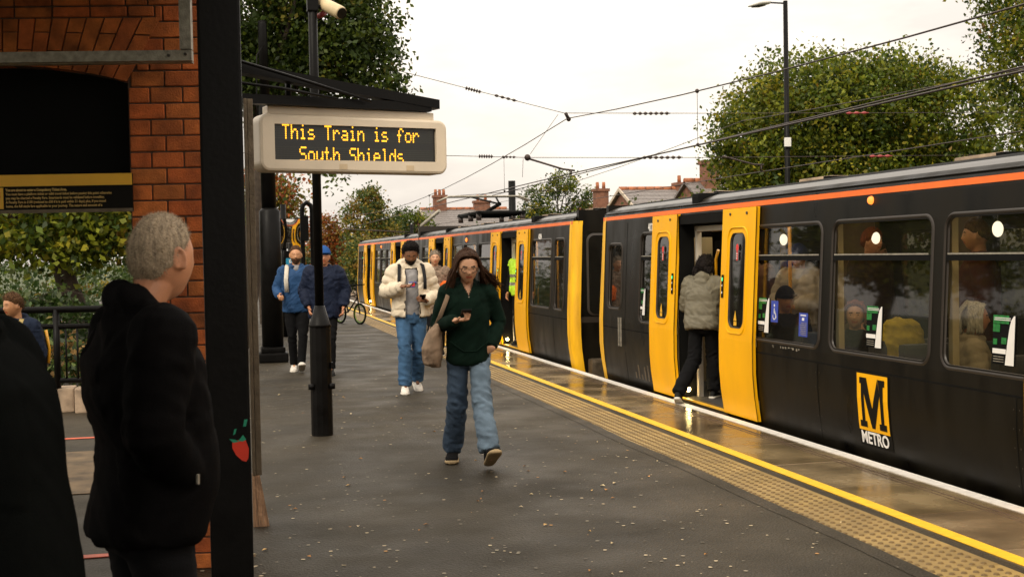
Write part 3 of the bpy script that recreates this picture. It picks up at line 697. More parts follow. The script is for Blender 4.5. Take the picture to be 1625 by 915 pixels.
# seats inside the near unit
for yk in (9.75, 8.6, 8.15, 7.0, 6.6):
    g = MB(); g.bevbox(5.0, 5.9, yk-.22, yk+.22, .38, .48, M['seat_fab'], .03); g.bevbox(5.0, 5.9, yk+.16, yk+.26, .45, .86, M['seat_fab'], .03); part('seat', g, t1)
for yk in (9.4, 8.0, 6.5):
    g = MB(); g.bevbox(6.3, 7.2, yk-.22, yk+.22, .38, .48, M['seat_fab'], .03); g.bevbox(6.3, 7.2, yk+.16, yk+.26, .45, .95, M['seat_fab'], .03); part('seat', g, t1)
for yk in (13.22,):
    g = MB(); g.box(5.0, 5.5, yk-.02, yk+.02, .1, 1.75, M['int_cream']); part('draught_screen', g, t1)
for y0_, y1_ in ((10.5, 11.0), (12.4, 13.2)):
    g = MB(); g.box(7.12, 7.16, y0_, y1_, .1, 1.9, M['int_wood']); part('interior_panel', g, t1)
for yk in (9.13, 7.53):
    g = MB(); g.box(4.88, 4.93, yk-.03, yk+.02, .7, 1.9, M['int_cream']); part('window_pillar', g, t1)
# ---- far unit
t2 = thing('metro_train', 'second black and yellow train beyond the coupling, with a raised pantograph and white number', 'train', (XC, 30, -.77), 'metro trains at the platform')
U2 = 16.55
wl = [(.42, .92), (1.12, 2.28), (5.35, 6.4), (6.62, 7.85), (8.05, 9.1), (12.2, 13.1)]
half_car(t2, U2, 1, 13.75, [3.80, 10.58], wl)
half_car(t2, 44.1, -1, 13.75, [3.6, 10.38], [(.5, .95), (1.2, 2.3), (5.2, 6.3), (6.5, 7.6), (7.8, 8.9), (12.0, 13.0)])
cab_end(t2, U2, 1); cab_end(t2, 44.1, -1)
g = MB(); g.box(4.85, 7.32, 30.30, 30.35, -.5, 2.33, M['rubber'])
for k in range(5): g.box(4.82, 7.35, 30.28+k*.02, 30.29+k*.02, -.5, 2.3, M['rubber'])
part('gangway_bellows', g, t2)
for yb in (19.5, 30.3, 41): bogie(t2, yb)
g = MB(); text_mb(g, '4084', .13, M['sticker_white'], frame((wx(1.84, .006), 18.35, 1.85), (0, -1, 0), (-.04, 0, 1)), .002, .002, sx=.8); part('fleet_number', g, t2, fix=False)
for yk in (24.2, 37.6):
    g = MB(); g.ball((wx(1.90), yk, 1.90), (.03, .05, .04), M['orange_lamp']); part('side_lamp', g, t2)
g = MB(); g.ball((4.93, 43.95, 1.55), (.05, .05, .06), M['green_lamp']); part('side_lamp', g, t2)
for yk in (19.0, 26.7, 33, 30.35):                                            # black clips across the roof shoulder
    g = MB(); g.bevbox(4.86, 5.10, yk-.11, yk+.11, 2.02, 2.20, M['black_matte'], .04); part('roof_clip', g, t2)
g = MB(); g.bevbox(4.86, 5.10, 12.0, 12.22, 2.02, 2.20, M['black_matte'], .04); part('roof_clip', g, t1)
# pantograph on the far unit
g = MB(); px, py = 6.1, 27.6
for dx in (-.5, .5):
    g.tube([(px+dx, py-1.0, 2.52), (px+dx, py+1.4, 2.52)], .05, M['black_matte'], 8)
for dy in (-.9, 0, 1.2):
    g.tube([(px-.55, py+dy, 2.52), (px+.55, py+dy, 2.52)], .05, M['black_matte'], 8)
    for dx in (-.5, .5): g.tube([(px+dx, py+dy, 2.36), (px+dx, py+dy, 2.5)], .06, M['insulator'], 8)
pb = part('pantograph', g, t2)
g = MB()
g.tube([(px, py+1.2, 2.55), (px, py-.8, 2.72)], .045, M['black_matte'], 8)
for dx in (-.3, .3): g.tube([(px, py-.8, 2.72), (px+dx, py+.9, 2.96)], .022, M['black_matte'], 6)
part('pantograph_arm', g, pb)
g = MB()
for dy in (.78, 1.02): g.tube([(px-1.1, py+dy, 2.86), (px-.85, py+dy, 2.97), (px+.85, py+dy, 2.97), (px+1.1, py+dy, 2.86)], .022, M['galv'], 6)
part('collector_head', g, pb)
g = MB(); g.tube([(4.88, 30.6, 2.12), (4.95, 30.6, 2.36), (5.3, 30.0, 2.70)], .045, M['galv'], 8); part('cable_conduit', g, t2)
# ================================================================== STATION BUILDING (left foreground)
WM = Matrix(((.9816, .1908, 0, -.44), (-.1908, .9816, 0, 6.6), (0, 0, 1, 0), (0, 0, 0, 1)))
arch = thing('brick_archway', 'orange-red brick archway wall on the left with fanned bricks over a dark infilled opening', 'wall', (-.44, 6.6, 0))
RA = 2.465; zc = .145
def arcz(x): return zc+math.sqrt(RA*RA-(x+.66)**2)
b = MB(); mz = M['mortar']
b.box(0, .50, .008, .34, 0, 3.2, mz, WM); b.box(-2.9, -1.32, .008, .34, 0, 3.2, mz, WM); b.box(-1.32, 0, .008, .34, 2.62, 3.2, mz, WM)
for x0, x1 in ((-1.32, -1.0), (-1.0, -.66), (-.66, -.32), (-.32, 0)):
    b.prism([(x0, .012, arcz(x0)+.004), (x1, .012, arcz(x1)+.004), (x1, .012, 2.66), (x0, .012, 2.66)], (0, .33, 0), mz, WM)
def skew(z): return max(0, (z-2.5)*.40)
H = .083
def brick(x0, x1, z0, z1, d=0):
    t = random.uniform(.72, 1.22); u = random.uniform(.85, 1.12)
    if x1-x0 < .02: return
    b.bevbox(x0, x1, -random.uniform(0, .003)+d, .10, z0, z1, M['brick'], .004, WM, (t, t*u, t*u), n=1)
row = 0; z = 0
while z < 3.2:
    x = 0 if row % 2 else 0
    seq = ([.112, .165, .165, .165] if row % 2 else [.187, .19, .19])
    for sd in (1, -1):
        x = 0; k = 0
        lim = .50 if sd == 1 else 1.56
        while x < lim-.01:
            wd = seq[k] if k < len(seq) else .19; xa, xb = x+.004, min(x+wd, lim)-.004
            cut = skew(z+H*.5) if z+H > 2.5 else 0
            if z+H < 2.86 or True:
                if z > 2.845: pass
                xa2 = max(xa, cut+.006) if z < 2.84 else xa
                if xb > xa2:
                    if sd == 1: brick(xa2, xb, z+.004, z+H-.004)
                    else: brick(-1.32-xb, -1.32-xa2, z+.004, z+H-.004)
            x += wd; k += 1
    if z > 2.84:
        x = -1.32+(row % 2)*-.0
        while x < 0:
            wd = .19; brick(x+.004+(0 if row % 2 else .0), min(x+wd, 0)-.004, z+.004, z+H-.004); x += wd
    if z < 2.84 and z+H > 2.85:
        x = -1.32
        while x < .14: brick(x+.004, min(x+.19, .146)-.004, 2.851, z+H-.004); x += .19
    z += H; row += 1
# fanned bricks over the opening
n = 19; xs = [-1.32+1.32*i/n for i in range(n+1)]
for i in range(n):
    def edge(x): 
        a = .52*(x+.66)/.66; zb = arcz(x); top = 2.842; return (x, zb), (x+math.tan(a)*(top-zb), top)
    (a0, a1), (b0, b1) = edge(xs[i]+.004), edge(xs[i+1]-.004)
    cut = .34 if i % 2 else .72
    for f0, f1 in ((0, cut-.012), (cut+.012, 1)):
        q = lambda P, Q, f: (P[0]+(Q[0]-P[0])*f, 0, P[1]+(Q[1]-P[1])*f)
        t = random.uniform(.9, 1.35); p4 = [q(a0, a1, f0), q(b0, b1, f0), q(b0, b1, f1), q(a0, a1, f1)]
        b.prism([(x, -.004-random.uniform(0, .003), zz) for x, _, zz in p4], (0, .1, 0), M['brick'], WM, (t, t*random.uniform(.9, 1.1), t))
# rounded stop of the chamfer in the jamb
part('wall', b, arch)
g = MB(); pts = [(-1.318, .10, 2.052)]+[(x, .10, arcz(x)-.002) for x in np.linspace(-1.318, -.002, 14)]+[(-.002, .10, 2.052)]
g.prism(pts, (0, .03, 0), M['black_matte'], WM); part('infill_panel', g, arch)
nt_ = thing('notice_board', 'yellow and black notice with small print about a Compulsory Ticket Area across the arch opening', 'notice', (-.44, 6.6, 1.86))
g = MB(); g.box(-1.31, .018, -.03, -.012, 1.863, 2.05, M['notice_black'], WM); g.box(-1.31, .018, -.033, -.029, 1.991, 2.05, M['notice_yellow'], WM)
g.box(-1.31, -.631, -.033, -.029, 1.878, 1.985, M['notice_yellow'], WM); g.box(-1.31, .018, -.033, -.012, 1.855, 1.872, M['steel'], WM); part('board', g, nt_)
g = MB()
lines = ['You are about to enter a Compulsory Ticket Area.',
 'You must have a platform ticket or valid travel ticket before passing this point otherwise',
 'you may be charged a Penalty Fare. Smartcards must be validated before travelling.',
 'A Penalty Fare is £100 (reduced to £50 if it is paid within 21 days) plus, if you travel',
 'home, the full single fare applicable to your journey. The nature and amount of a']
for i, s_ in enumerate(lines):
    X = WM @ frame((-.618, -.0345, 1.972-.0205*i), (1, 0, 0), (0, 0, 1)); text_mb(g, s_, .0185, M['ink_yellow'], X, .001, .0004 if i else .0009, 'LEFT', sx=.80)
part('notice_text', g, nt_, fix=False)
g = MB(); X = WM @ frame((-.95, -.0345, 1.93), (1, 0, 0), (0, 0, 1)); g.box(-.66, -.645, -.0345, -.033, 1.955, 1.962, M['ink_red'], WM); g.box(-.66, -.645, -.0345, -.033, 1.935, 1.942, M['ink_red'], WM); part('red_print', g, nt_)
g = MB(); g.box(-1.9, .4185, -.42, -.375, 2.556, 2.606, M['galv'], WM); g.box(.364, .4185, -.425, -.378, 2.61, 3.2, M['galv'], WM)
g.box(-1.9, .41, -.38, -.33, 2.553, 2.559, M['galv'], WM)
for xx, zz in ((.39, 2.585), (.31, 2.58)): g.tube([WM @ Vector((xx, -.43, zz)), WM @ Vector((xx, -.41, zz))], .007, M['rubber'], 8)
solo('steel_frame', g, 'grey galvanised angle frame in front of the bricks above the dark opening', 'frame', (-.44, 6.3, 2.6))
# unseen canopy over the near platform, its extent set for the foreground shade
g = MB(); g.box(-5, .12, -4, 6.2, 3.2, 3.32, M['black_matte']); g.box(-5, -.15, 6.2, 7.7, 3.2, 3.32, M['black_matte'])
for yy in range(-4, 5, 2): g.box(-5, .12, yy-.05, yy+.05, 3.05, 3.2, M['black_paint'])
solo('shade_canopy', g, 'unseen dark flat canopy roof shading the brick archway and the black column', 'canopy', (-2, 0, 3.2))
g = MB(); g.bevbox(-.070, .107, 5.30, 5.47, 0, 3.2, M['black_paint'], .012); g.bevbox(-.10, .137, 5.27, 5.50, 0, .10, M['black_paint'], .012)
c1 = thing('canopy_column', 'thick glossy black square column in the foreground with a strawberry sticker', 'column', (.02, 5.38, 0))
part('column_shaft', g, c1)
g = MB()
P = lambda x, z: (x, 5.2965, z)
g.add([P(*q) for q in ((.030, .83), (.052, .838), (.085, .838), (.098, .80), (.095, .76), (.086, .745), (.068, .752), (.045, .775), (.030, .805))], [tuple(range(9))], pmat('strawberry_red', (.55, .03, .01), .4))
g2 = pmat('strawberry_green', (.01, .22, .12), .4)
for pp in (((.018, .845), (.040, .842), (.060, .832), (.034, .828)), ((.055, .835), (.075, .86), (.088, .84), (.075, .832)), ((.034, .86), (.040, .885), (.050, .888), (.044, .866)), ((.076, .895), (.082, .925), (.096, .925), (.088, .895))):
    g.add([(x, 5.2955, z) for x, z in pp], [(0, 1, 2, 3)], g2)
part('strawberry_sticker', g, c1, fix=False)
# shelter end post, timber foot and bracket with the display
sp = thing('shelter_post', 'brown-grey steel end post of the shelter with a splayed timber foot', 'post', (.18, 7.55, 0))
g = MB(); g.bevbox(.157, .176, 7.50, 7.60, .30, 2.555, M['steel'], .003); g.bevbox(.178, .212, 7.52, 7.60, .30, 2.555, M['steel'], .004); part('post', g, sp)
g = MB()
for k in range(3):
    f0, f1 = k/3, (k+1)/3-.015
    xa = lambda f, t: (.155+(.045*(1-t)+.095*t)*f)
    g.prism([(xa(f0, 0), 7.50, .30), (xa(f1, 0), 7.50, .30), (xa(f1, 1), 7.47, 0), (xa(f0, 1), 7.47, 0)], (0, .12, 0), M['timber'])
part('timber_foot', g, sp)
br = thing('canopy_bracket', 'black tapering steel bracket reaching out from the shelter above the train display', 'bracket', (.16, 7.8, 2.56))
def bar(mb, p, q, h, d, m):
    p, q = Vector(p), Vector(q); dd = (q-p).normalized(); n_ = Vector((dd.y, -dd.x, 0)).normalized()*d/2; u = Vector((0, 0, h/2))
    mb.add([p+n_+u, p-n_+u, p-n_-u, p+n_-u, q+n_+u, q-n_+u, q-n_-u, q+n_-u], [(0, 1, 2, 3), (7, 6, 5, 4), (0, 4, 5, 1), (1, 5, 6, 2), (2, 6, 7, 3), (3, 7, 4, 0)], m)
g = MB(); bar(g, (-.25, 7.68, 2.825), (1.457, 8.29, 2.622), .062, .10, M['black_paint']); part('top_beam', g, br)
g = MB(); bar(g, (-.25, 7.67, 2.588), (1.40, 8.27, 2.600), .058, .09, M['black_paint']); part('bottom_beam', g, br)
g = MB(); g.tube([(-.1, 7.6, 2.86), (.5, 7.8, 2.72), (.98, 8.02, 2.61)], .010, M['black_paint'], 6); part('stay_rod', g, br); g = MB(); g.tube([(-.1, 7.6, 2.69), (.4, 7.75, 2.65), (.75, 7.9, 2.61)], .009, M['black_paint'], 6)
part('stay_rod', g, br); g = MB(); g.tube([(.45, 8.0, 2.60), (.45, 8.0, 2.76)], .02, M['black_paint'], 6); part('stay_rod', g, br)
SX = frame((.262, 7.87, 0), (1.262, .39, 0), (0, 0, 1)); W_ = 1.321
ds = thing('departure_display', 'cream cased electronic display with amber dots reading This Train is for South Shields', 'display', (.9, 8.1, 2.15))
def rbox(mb, x0, x1, y0, y1, z0, z1, r, m, X, hole=None, n=7, soft=.018):
    a = rrect(x0, x1, y0, y1, r, n); a2 = rrect(x0+soft, x1-soft, y0+soft, y1-soft, max(r-soft, .004), n); N = len(a)
    vs = [(x, y, z0) for x, y in a]+[(x, y, z1-soft) for x, y in a]+[(x, y, z1-soft*.3) for x, y in rrect(x0+soft*.3, x1-soft*.3, y0+soft*.3, y1-soft*.3, max(r-soft*.3, .004), n)]+[(x, y, z1) for x, y in a2]
    fs = [(k*N+i, k*N+(i+1) % N, (k+1)*N+(i+1) % N, (k+1)*N+i) for k in range(3) for i in range(N)]
    if hole is None: fs.append(tuple(3*N+i for i in range(N)))
    fs.append(tuple(reversed(range(N))))
    mb.add([X @ Vector(v) for v in vs], fs, m, smooth=False)
    if hole:
        loops = [[Vector((x, y, 0)) for x, y in a2], [Vector(p+(0,)) for p in reversed(hole)]]; flat = [v for l_ in loops for v in l_]
        mb.add([X @ Vector((v.x, v.y, z1)) for v in flat], tessellate_polygon(loops), m)
        h = hole; k = len(h)
        mb.add([X @ Vector((x, y, z1)) for x, y in h]+[X @ Vector((x, y, z1-.025)) for x, y in h], [(i, (i+1) % k, k+(i+1) % k, k+i) for i in range(k)], m)
g = MB(); hole = [(.096, 2.224), (1.236, 2.232), (1.236, 2.457), (.096, 2.449)]
rbox(g, 0, W_, 2.15, 2.515, -.16, 0, .062, M['sign_cream'], SX, hole); part('casing', g, ds, fix=False)
g = MB(); g.bevbox(.06, W_-.09, 2.51, 2.565, -.12, -.02, M['sign_cream'], .008, SX); part('mounting_plate', g, ds)
g = MB(); g.box(.09, 1.24, 2.21, 2.47, -.03, -.022, M['screen'], SX)
part('screen', g, ds)
FONT = {'T': '11111 00100 00100 00100 00100 00100 00100', 'h': '10000 10000 10110 11001 10001 10001 10001', 'i': '00100 00000 01100 00100 00100 00100 01110',
 's': '00000 00000 01110 10000 01110 00001 11110', 'r': '00000 00000 10110 11001 10000 10000 10000', 'a': '00000 00000 01110 00001 01111 10001 01111',
 'n': '00000 00000 10110 11001 10001 10001 10001', 'f': '00110 01001 01000 11100 01000 01000 01000', 'o': '00000 00000 01110 10001 10001 10001 01110',
 'S': '01111 10000 10000 01110 00001 00001 11110', 'u': '00000 00000 10001 10001 10001 10011 01101', 't': '01000 01000 11100 01000 01000 01001 00110',
 'e': '00000 00000 01110 10001 11111 10000 01110', 'l': '01100 00100 00100 00100 00100 00100 01110', 'd': '00001 00001 01101 10011 10001 10001 01111', ' ': '00000 '*7}
hp, vp = .00955, .0137
on = MB(); off = MB(); litset = set()
rows = [('This Train is for', .158, 2.446), ('South Shields', .270, 2.306)]
for s_, x0, zt in rows:
    on = MB()
    for ci, ch in enumerate(s_):
        if ch == ' ': part('led_word', on, ds, fix=False); on = MB(); continue
        for r_, bits in enumerate(FONT[ch].split()):
            for c_, bt in enumerate(bits):
                if bt == '1':
                    x = x0+(ci*6+c_)*hp; zz = zt-r_*vp
                    on.add([SX @ Vector((x+.0049*math.cos(t), zz+.0066*math.sin(t), -.0205)) for t in np.linspace(0, 2*PI, 8, endpoint=False)], [tuple(range(8))], M['led'])
    xg = .108
    while xg < 1.225:
        for r_ in range(7):
            zz = zt-r_*vp; off.add([SX @ Vector((xg+a, zz+c, -.0215)) for a, c in ((-.0032, -.0045), (.0032, -.0045), (.0032, .0045), (-.0032, .0045))], [(0, 1, 2, 3)], M['led_off'])
        xg += hp
    part('led_word', on, ds, fix=False)
part('led_grid', off, ds, fix=False)
for xx in (.53, 1.01): g = MB(); g.box(xx, xx+.055, 2.17, 2.205, .0, .0015, vivid('tape', (.6, .47, .3), rough=.6), SX); part('tape_patch', g, ds)
# sign pole with camera
pl = thing('lamp_pole', 'black pole with a wider hexagonal base standing on the asphalt behind the display', 'pole', (.86, 11.17, 0))
g = MB(); g.tube([(.86, 11.17, z) for z in (0, .98)], [.098, .094], M['black_paint'], 12, smooth=False); part('base_section', g, pl)
g = MB(); g.tube([(.86, 11.17, z) for z in (.98, 1.0, 1.17)], [.105, .095, .045], M['black_paint'], 12); part('collar', g, pl)
g = MB(); g.tube([(.86, 11.17, 1.17), (.86, 11.17, 5.0)], .040, M['black_paint'], 12); part('upper_section', g, pl)
g = MB(); g.tube([(.95, 11.12, .42), (.95, 11.12, .47)], .03, M['black_paint'], 8); part('hinge', g, pl); g = MB(); g.tube([(.77, 11.12, .42), (.77, 11.12, .47)], .03, M['black_paint'], 8); part('hinge', g, pl); g = MB(); g.bevbox(.945, .965, 11.1, 11.15, .60, .66, M['black_paint'], .004); part('latch', g, pl)
cc = thing('security_camera', 'cream cylindrical security camera clamped high on the black pole', 'camera', (.95, 11.14, 3.85))
g = MB(); g.tube([(.90, 11.30, 3.93), (.93, 11.25, 3.905), (1.09, 11.0, 3.765), (1.10, 10.985, 3.755)], [.045, .058, .060, .054], M['cctv'], 20); part('housing', g, cc)
g = MB(); g.tube([(1.097, 10.99, 3.758), (1.104, 10.978, 3.752)], .048, M['glass_dark'], 20); part('lens', g, cc)
g = MB(); g.tube([(.86, 11.17, 3.86), (.93, 11.16, 3.84), (.97, 11.2, 3.84)], .02, M['black_paint'], 8); g.bevbox(.81, .91, 11.12, 11.22, 3.8, 3.95, M['black_paint'], .01); g.tube([(.97, 11.2, 3.80), (.92, 11.27, 3.78)], .025, M['insulator_red'], 8); part('clamp', g, cc)
# tall mast
ms = thing('overhead_mast', 'stout black stepped mast with a heavy square foot left of the walking man in blue', 'mast', (.765, 19.4, 0))
g = MB(); g.tube([(.765, 19.4, 0), (.76, 19.4, 2.33), (.76, 19.4, 2.38)], [.165, .160, .12], M['black_paint'], 20); g.tube([(.755, 19.4, 2.38), (.74, 19.4, 3.95), (.735, 19.4, 4.0)], [.112, .108, .085], M['black_paint'], 16); g.tube([(.735, 19.4, 4.0), (.72, 19.4, 5.2), (.72, 19.4, 5.26)], [.074, .070, .06], M['black_paint'], 14); part('shaft', g, ms)
g = MB(); g.bevbox(.54, .99, 19.18, 19.62, 0, .15, M['black_paint'], .03); g.bevbox(.58, .95, 19.22, 19.58, .15, .24, M['black_paint'], .03); part('foot', g, ms)
g = MB(); g.tube([(.74, 19.3, 4.9), (.62, 19.2, 4.7), (.60, 19.2, 4.0), (.66, 19.25, 3.3)], .012, M['black_paint'], 6); g.tube([(.74, 19.3, 3.95), (.9, 19.2, 3.92), (1.35, 19.1, 3.78), (1.5, 19.1, 3.74)], .018, M['galv'], 6); part('cable', g, ms)
# driver's mirror, hoop frame and stopping mark 5
mr = thing('platform_mirror', 'rectangular driver mirror on a dark pole above the bearded man in blue', 'mirror', (1.30, 25.4, 0))
MXf = frame((1.385, 25.38, 2.10), (1, .20, 0), (0, -.06, 1))
g = MB(); g.tube([(1.27, 25.45, 0), (1.27, 25.45, 2.70)], .055, M['black_paint'], 12); part('pole', g, mr)
g = MB(); g.bevbox(-.245, .245, -.31, .31, -.04, 0, M['black_paint'], .01, MXf); part('mirror_back', g, mr)
g = MB(); vs = []; nn = 10
for j in range(nn+1):
    for i in range(nn+1):
        x, y = -.23+.46*i/nn, -.295+.59*j/nn; vs.append(MXf @ Vector((x, y, .004+.008*(1-(x/.23)**2)*(1-(y/.295)**2))))
g.add(vs, [(j*(nn+1)+i, j*(nn+1)+i+1, (j+1)*(nn+1)+i+1, (j+1)*(nn+1)+i) for j in range(nn) for i in range(nn)], M['mirror'], smooth=True); part('mirror_glass', g, mr, fix=False)
hp_ = thing('hoop_frame', 'tall black tubular hoop frame with a small panel behind the sign pole', 'frame', (1.66, 24.3, 0))
g = MB(); arc = [(1.575, 24.3, z) for z in (0, 1, 2, 2.55)]+[(1.60, 24.3, 2.63), (1.67, 24.3, 2.68), (1.74, 24.3, 2.63)]+[(1.765, 24.3, z) for z in (2.55, 2, 1, 0)]
g.tube(arc, .045, M['black_paint'], 10); part('hoop', g, hp_)
g = MB(); g.bevbox(1.53, 1.69, 24.22, 24.28, 1.93, 2.42, M['black_paint'], .01); part('panel', g, hp_)
s5 = thing('stop_sign', 'small blue square sign with a white number 5 on a short post by the mirror', 'sign', (1.37, 25.2, 0))
g = MB(); g.tube([(1.39, 25.32, 0), (1.39, 25.32, 1.9)], .05, M['black_paint'], 10); g.bevbox(1.25, 1.53, 25.2, 25.3, 1.62, 1.75, M['black_paint'], .02); part('post', g, s5)
g = MB(); g.box(1.29, 1.47, 25.17, 25.19, 1.41, 1.60, M['sticker_cyan']); part('plate', g, s5)
g = MB(); text_mb(g, '5', .17, M['sticker_white'], frame((1.38, 25.166, 1.505), (1, 0, 0), (0, 0, 1)), .002, .004); part('number', g, s5, fix=False)
# railing and stone kerb on the left
rl = thing('metal_railing', 'black metal railing with thin uprights beyond the archway', 'railing', (-2.5, 14.0, 0))
g = MB(); 
for z_, r_ in ((1.10, .036), (.92, .028), (.34, .028)): g.tube([(-6.5, 15.05, z_), (-1.1, 13.75, z_)], r_, M['black_paint'], 8)
part('rail', g, rl)
for k in range(4):
    f = k/3.3; g = MB(); g.tube([(-6.3+5.3*f*.95, 15.0-1.28*f*.95, .2), (-6.3+5.3*f*.95, 15.0-1.28*f*.95, 1.1)], .035, M['black_paint'], 8); part('post', g, rl)
g = MB()
for k in range(44): f = k/44; g.tube([(-6.4+5.25*f, 15.02-1.265*f, .34), (-6.4+5.25*f, 15.02-1.265*f, .92)], .011, M['black_paint'], 5)
part('upright', g, rl)
g = MB()
for k in range(9):
    x0 = -6.5+k*.62; g.bevbox(x0, x0+.60, 14.92-(x0+6.5)*.24-.02, 15.22-(x0+6.5)*.24, 0, .26, M['stone'], .02)
solo('stone_kerb', g, 'low pale stone kerb wall beneath the black railing', 'wall', (-3.5, 14.4, 0))

# ================================================================== OVERHEAD LINE
WR = M['wire']
def wire(name, label, pts, r=.008, cat='cable', grp='overhead wires', smoothn=0):
    t = thing(name, label, cat, pts[0], grp); g = MB(); g.tube(pts, r, WR, 5); part('wire', g, t); return t
def beads(parent, p, q, m=M['insulator'], k=6, r=.035):
    p, q = Vector(p), Vector(q); g = MB(); n_ = k*4+1
    g.tube([p+(q-p)*i/(n_-1) for i in range(n_)], [r if i % 4 in (1, 2) else r*.35 for i in range(n_)], m, 8); part('insulator', g, parent)
def para(x, pts, n=8):
    """sagging run through support points (y,z,sag)"""
    out = []
    for (y0, z0), (y1, z1, s) in zip([p[:2] for p in pts], pts[1:]):
        for i in range(n):
            t = i/n; out.append((x, y0+(y1-y0)*t, z0+(z1-z0)*t-4*s*t*(1-t)))
    out.append((x, pts[-1][0], pts[-1][1])); return out
wire('messenger_wire', 'highest sagging wire crossing the sky above the near train', para(6.15, [(-18, 4.0), (21.4, 4.02, .62), (66, 4.0, .68), (110, 4, .6)], 14), .009)
ct = wire('contact_wire', 'thick twin contact wire just above the near train touching the pantograph', para(6.15, [(-18, 2.95), (21.3, 3.02, .05), (66, 3.0, -.03), (110, 3, 0)]), .011)
g = MB(); g.tube(para(6.20, [(-18, 2.99), (16.5, 3.00, .0), (28, 2.97, 0)]), .009, WR, 5); part('wire', g, ct)
for yk in (-2, 4, 15.2, 26.5, 36.5, 47):
    zt = 4.02-.62*4*((yk+18)/39.4)*(1-(yk+18)/39.4) if yk < 21.4 else 4.01-.68*4*((yk-21.4)/44.6)*(1-(yk-21.4)/44.6)
    g = MB(); g.tube([(6.15, yk, zt), (6.15, yk, 2.98)], .004, WR, 4); g.ball((6.15, yk, zt), .03, WR, nu=6, nv=5); g.ball((6.15, yk, 2.99), .025, WR, nu=6, nv=5); part('dropper', g, ct)
wire('contact_wire', 'thin contact wire over the far track, lowest of the wires right of the lamp post', para(9.55, [(-10, 3.0), (21, 3.0, .03), (66, 3, .0)]), .008)
wire('messenger_wire', 'greenish wire over the far track crossing in front of the big tree', para(9.55, [(-10, 4.0), (21.4, 4.0, .35), (66, 4.0, .6)], 12), .007)
hs = wire('span_wire', 'cross wire high over both tracks with two insulators left and right', [(-1.0, 22.95, 6.12), (3.38, 21.91, 4.86), (6.05, 21.25, 4.10), (8.41, 20.69, 4.05), (15.5, 19.2, 3.95)], .006)
beads(hs, (4.35, 21.68, 4.585), (4.62, 21.61, 4.505)); beads(hs, (4.85, 21.55, 4.445), (5.25, 21.45, 4.33), k=4, r=.025); beads(hs, (7.25, 20.97, 4.07), (7.9, 20.81, 4.06), k=7, r=.03)
beads(hs, (11.0, 20.15, 4.01), (11.4, 20.06, 4.01), M['insulator_red'], 3, .026)
g = MB(); g.tube([(6.08, 21.25, 4.10), (6.15, 21.3, 4.00)], .03, WR, 8); g.ball((6.15, 21.3, 4.0), .045, WR, nu=8, nv=6); g.tube([(5.95, 21.28, 4.08), (5.45, 21.4, 3.38)], .004, WR, 4); part('hanger', g, hs)
h2 = wire('span_wire', 'lower cross wire level above the train with the registration arm', [(-1.0, 22.95, 3.55), (4.0, 21.72, 3.38), (5.35, 21.40, 3.32), (8.39, 20.68, 3.26), (15.5, 19.2, 3.2)], .006)
beads(h2, (4.55, 21.6, 3.36), (4.8, 21.54, 3.35)); beads(h2, (4.95, 21.5, 3.34), (5.2, 21.44, 3.33), k=4, r=.022); beads(h2, (7.4, 20.92, 3.28), (8.1, 20.75, 3.27), k=7, r=.03); beads(h2, (11.4, 20.05, 3.23), (11.8, 19.96, 3.23), M['insulator_red'], 3, .026)
g = MB(); g.ball((5.40, 21.4, 3.32), .06, WR, nu=8, nv=6); g.tube([(5.42, 21.4, 3.30), (6.0, 21.22, 3.10), (6.22, 21.2, 3.07)], .018, WR, 6); g.tube([(6.15, 21.2, 3.08), (6.15, 21.2, 3.0)], .02, WR, 6); g.tube([(5.32, 21.4, 3.3), (5.3, 21.4, 2.97)], .004, WR, 4)
part('registration_arm', g, h2); g = MB(); g.tube([(8.8, 20.6, 3.28), (9.4, 20.6, 3.13), (9.6, 20.6, 3.12)], .016, WR, 6); g.tube([(9.55, 20.6, 3.12), (9.55, 20.6, 3.0)], .016, WR, 6); part('registration_arm', g, h2)
for k, (px_, py_) in enumerate(((-1.0, 22.95), (15.5, 19.2))):
    g = MB(); g.tube([(px_, py_, -1), (px_, py_, 6.4)], [.14, .11], M['black_paint'], 12); solo('overhead_mast', g, ['black mast carrying the span wires behind the brick arch', 'black mast carrying the span wires beyond the far track'][k], 'mast', (px_, py_, -1))
g = MB(); g.tube([(7.82, 32.8, -1), (7.82, 32.8, 3.60)], .10, M['black_paint'], 12); g.tube([(7.82, 32.8, 3.3), (6.2, 32.8, 3.2)], .008, WR, 5); g.tube([(7.82, 32.8, 3.35), (9.5, 32.8, 3.3)], .008, WR, 5)
solo('overhead_mast', g, 'short black mast rising straight behind the second train between the chimneys and tree', 'mast', (7.82, 32.8, -1))
g = MB(); g.tube([(9.5, 62, -1), (9.5, 62, 3.2)], .09, M['black_paint'], 8); g.tube([(9.5, 62, 2.8), (6.2, 62, 3.0)], .03, WR, 5); solo('overhead_mast', g, 'small distant mast at the far end of the tracks', 'mast', (9.5, 62, -1))
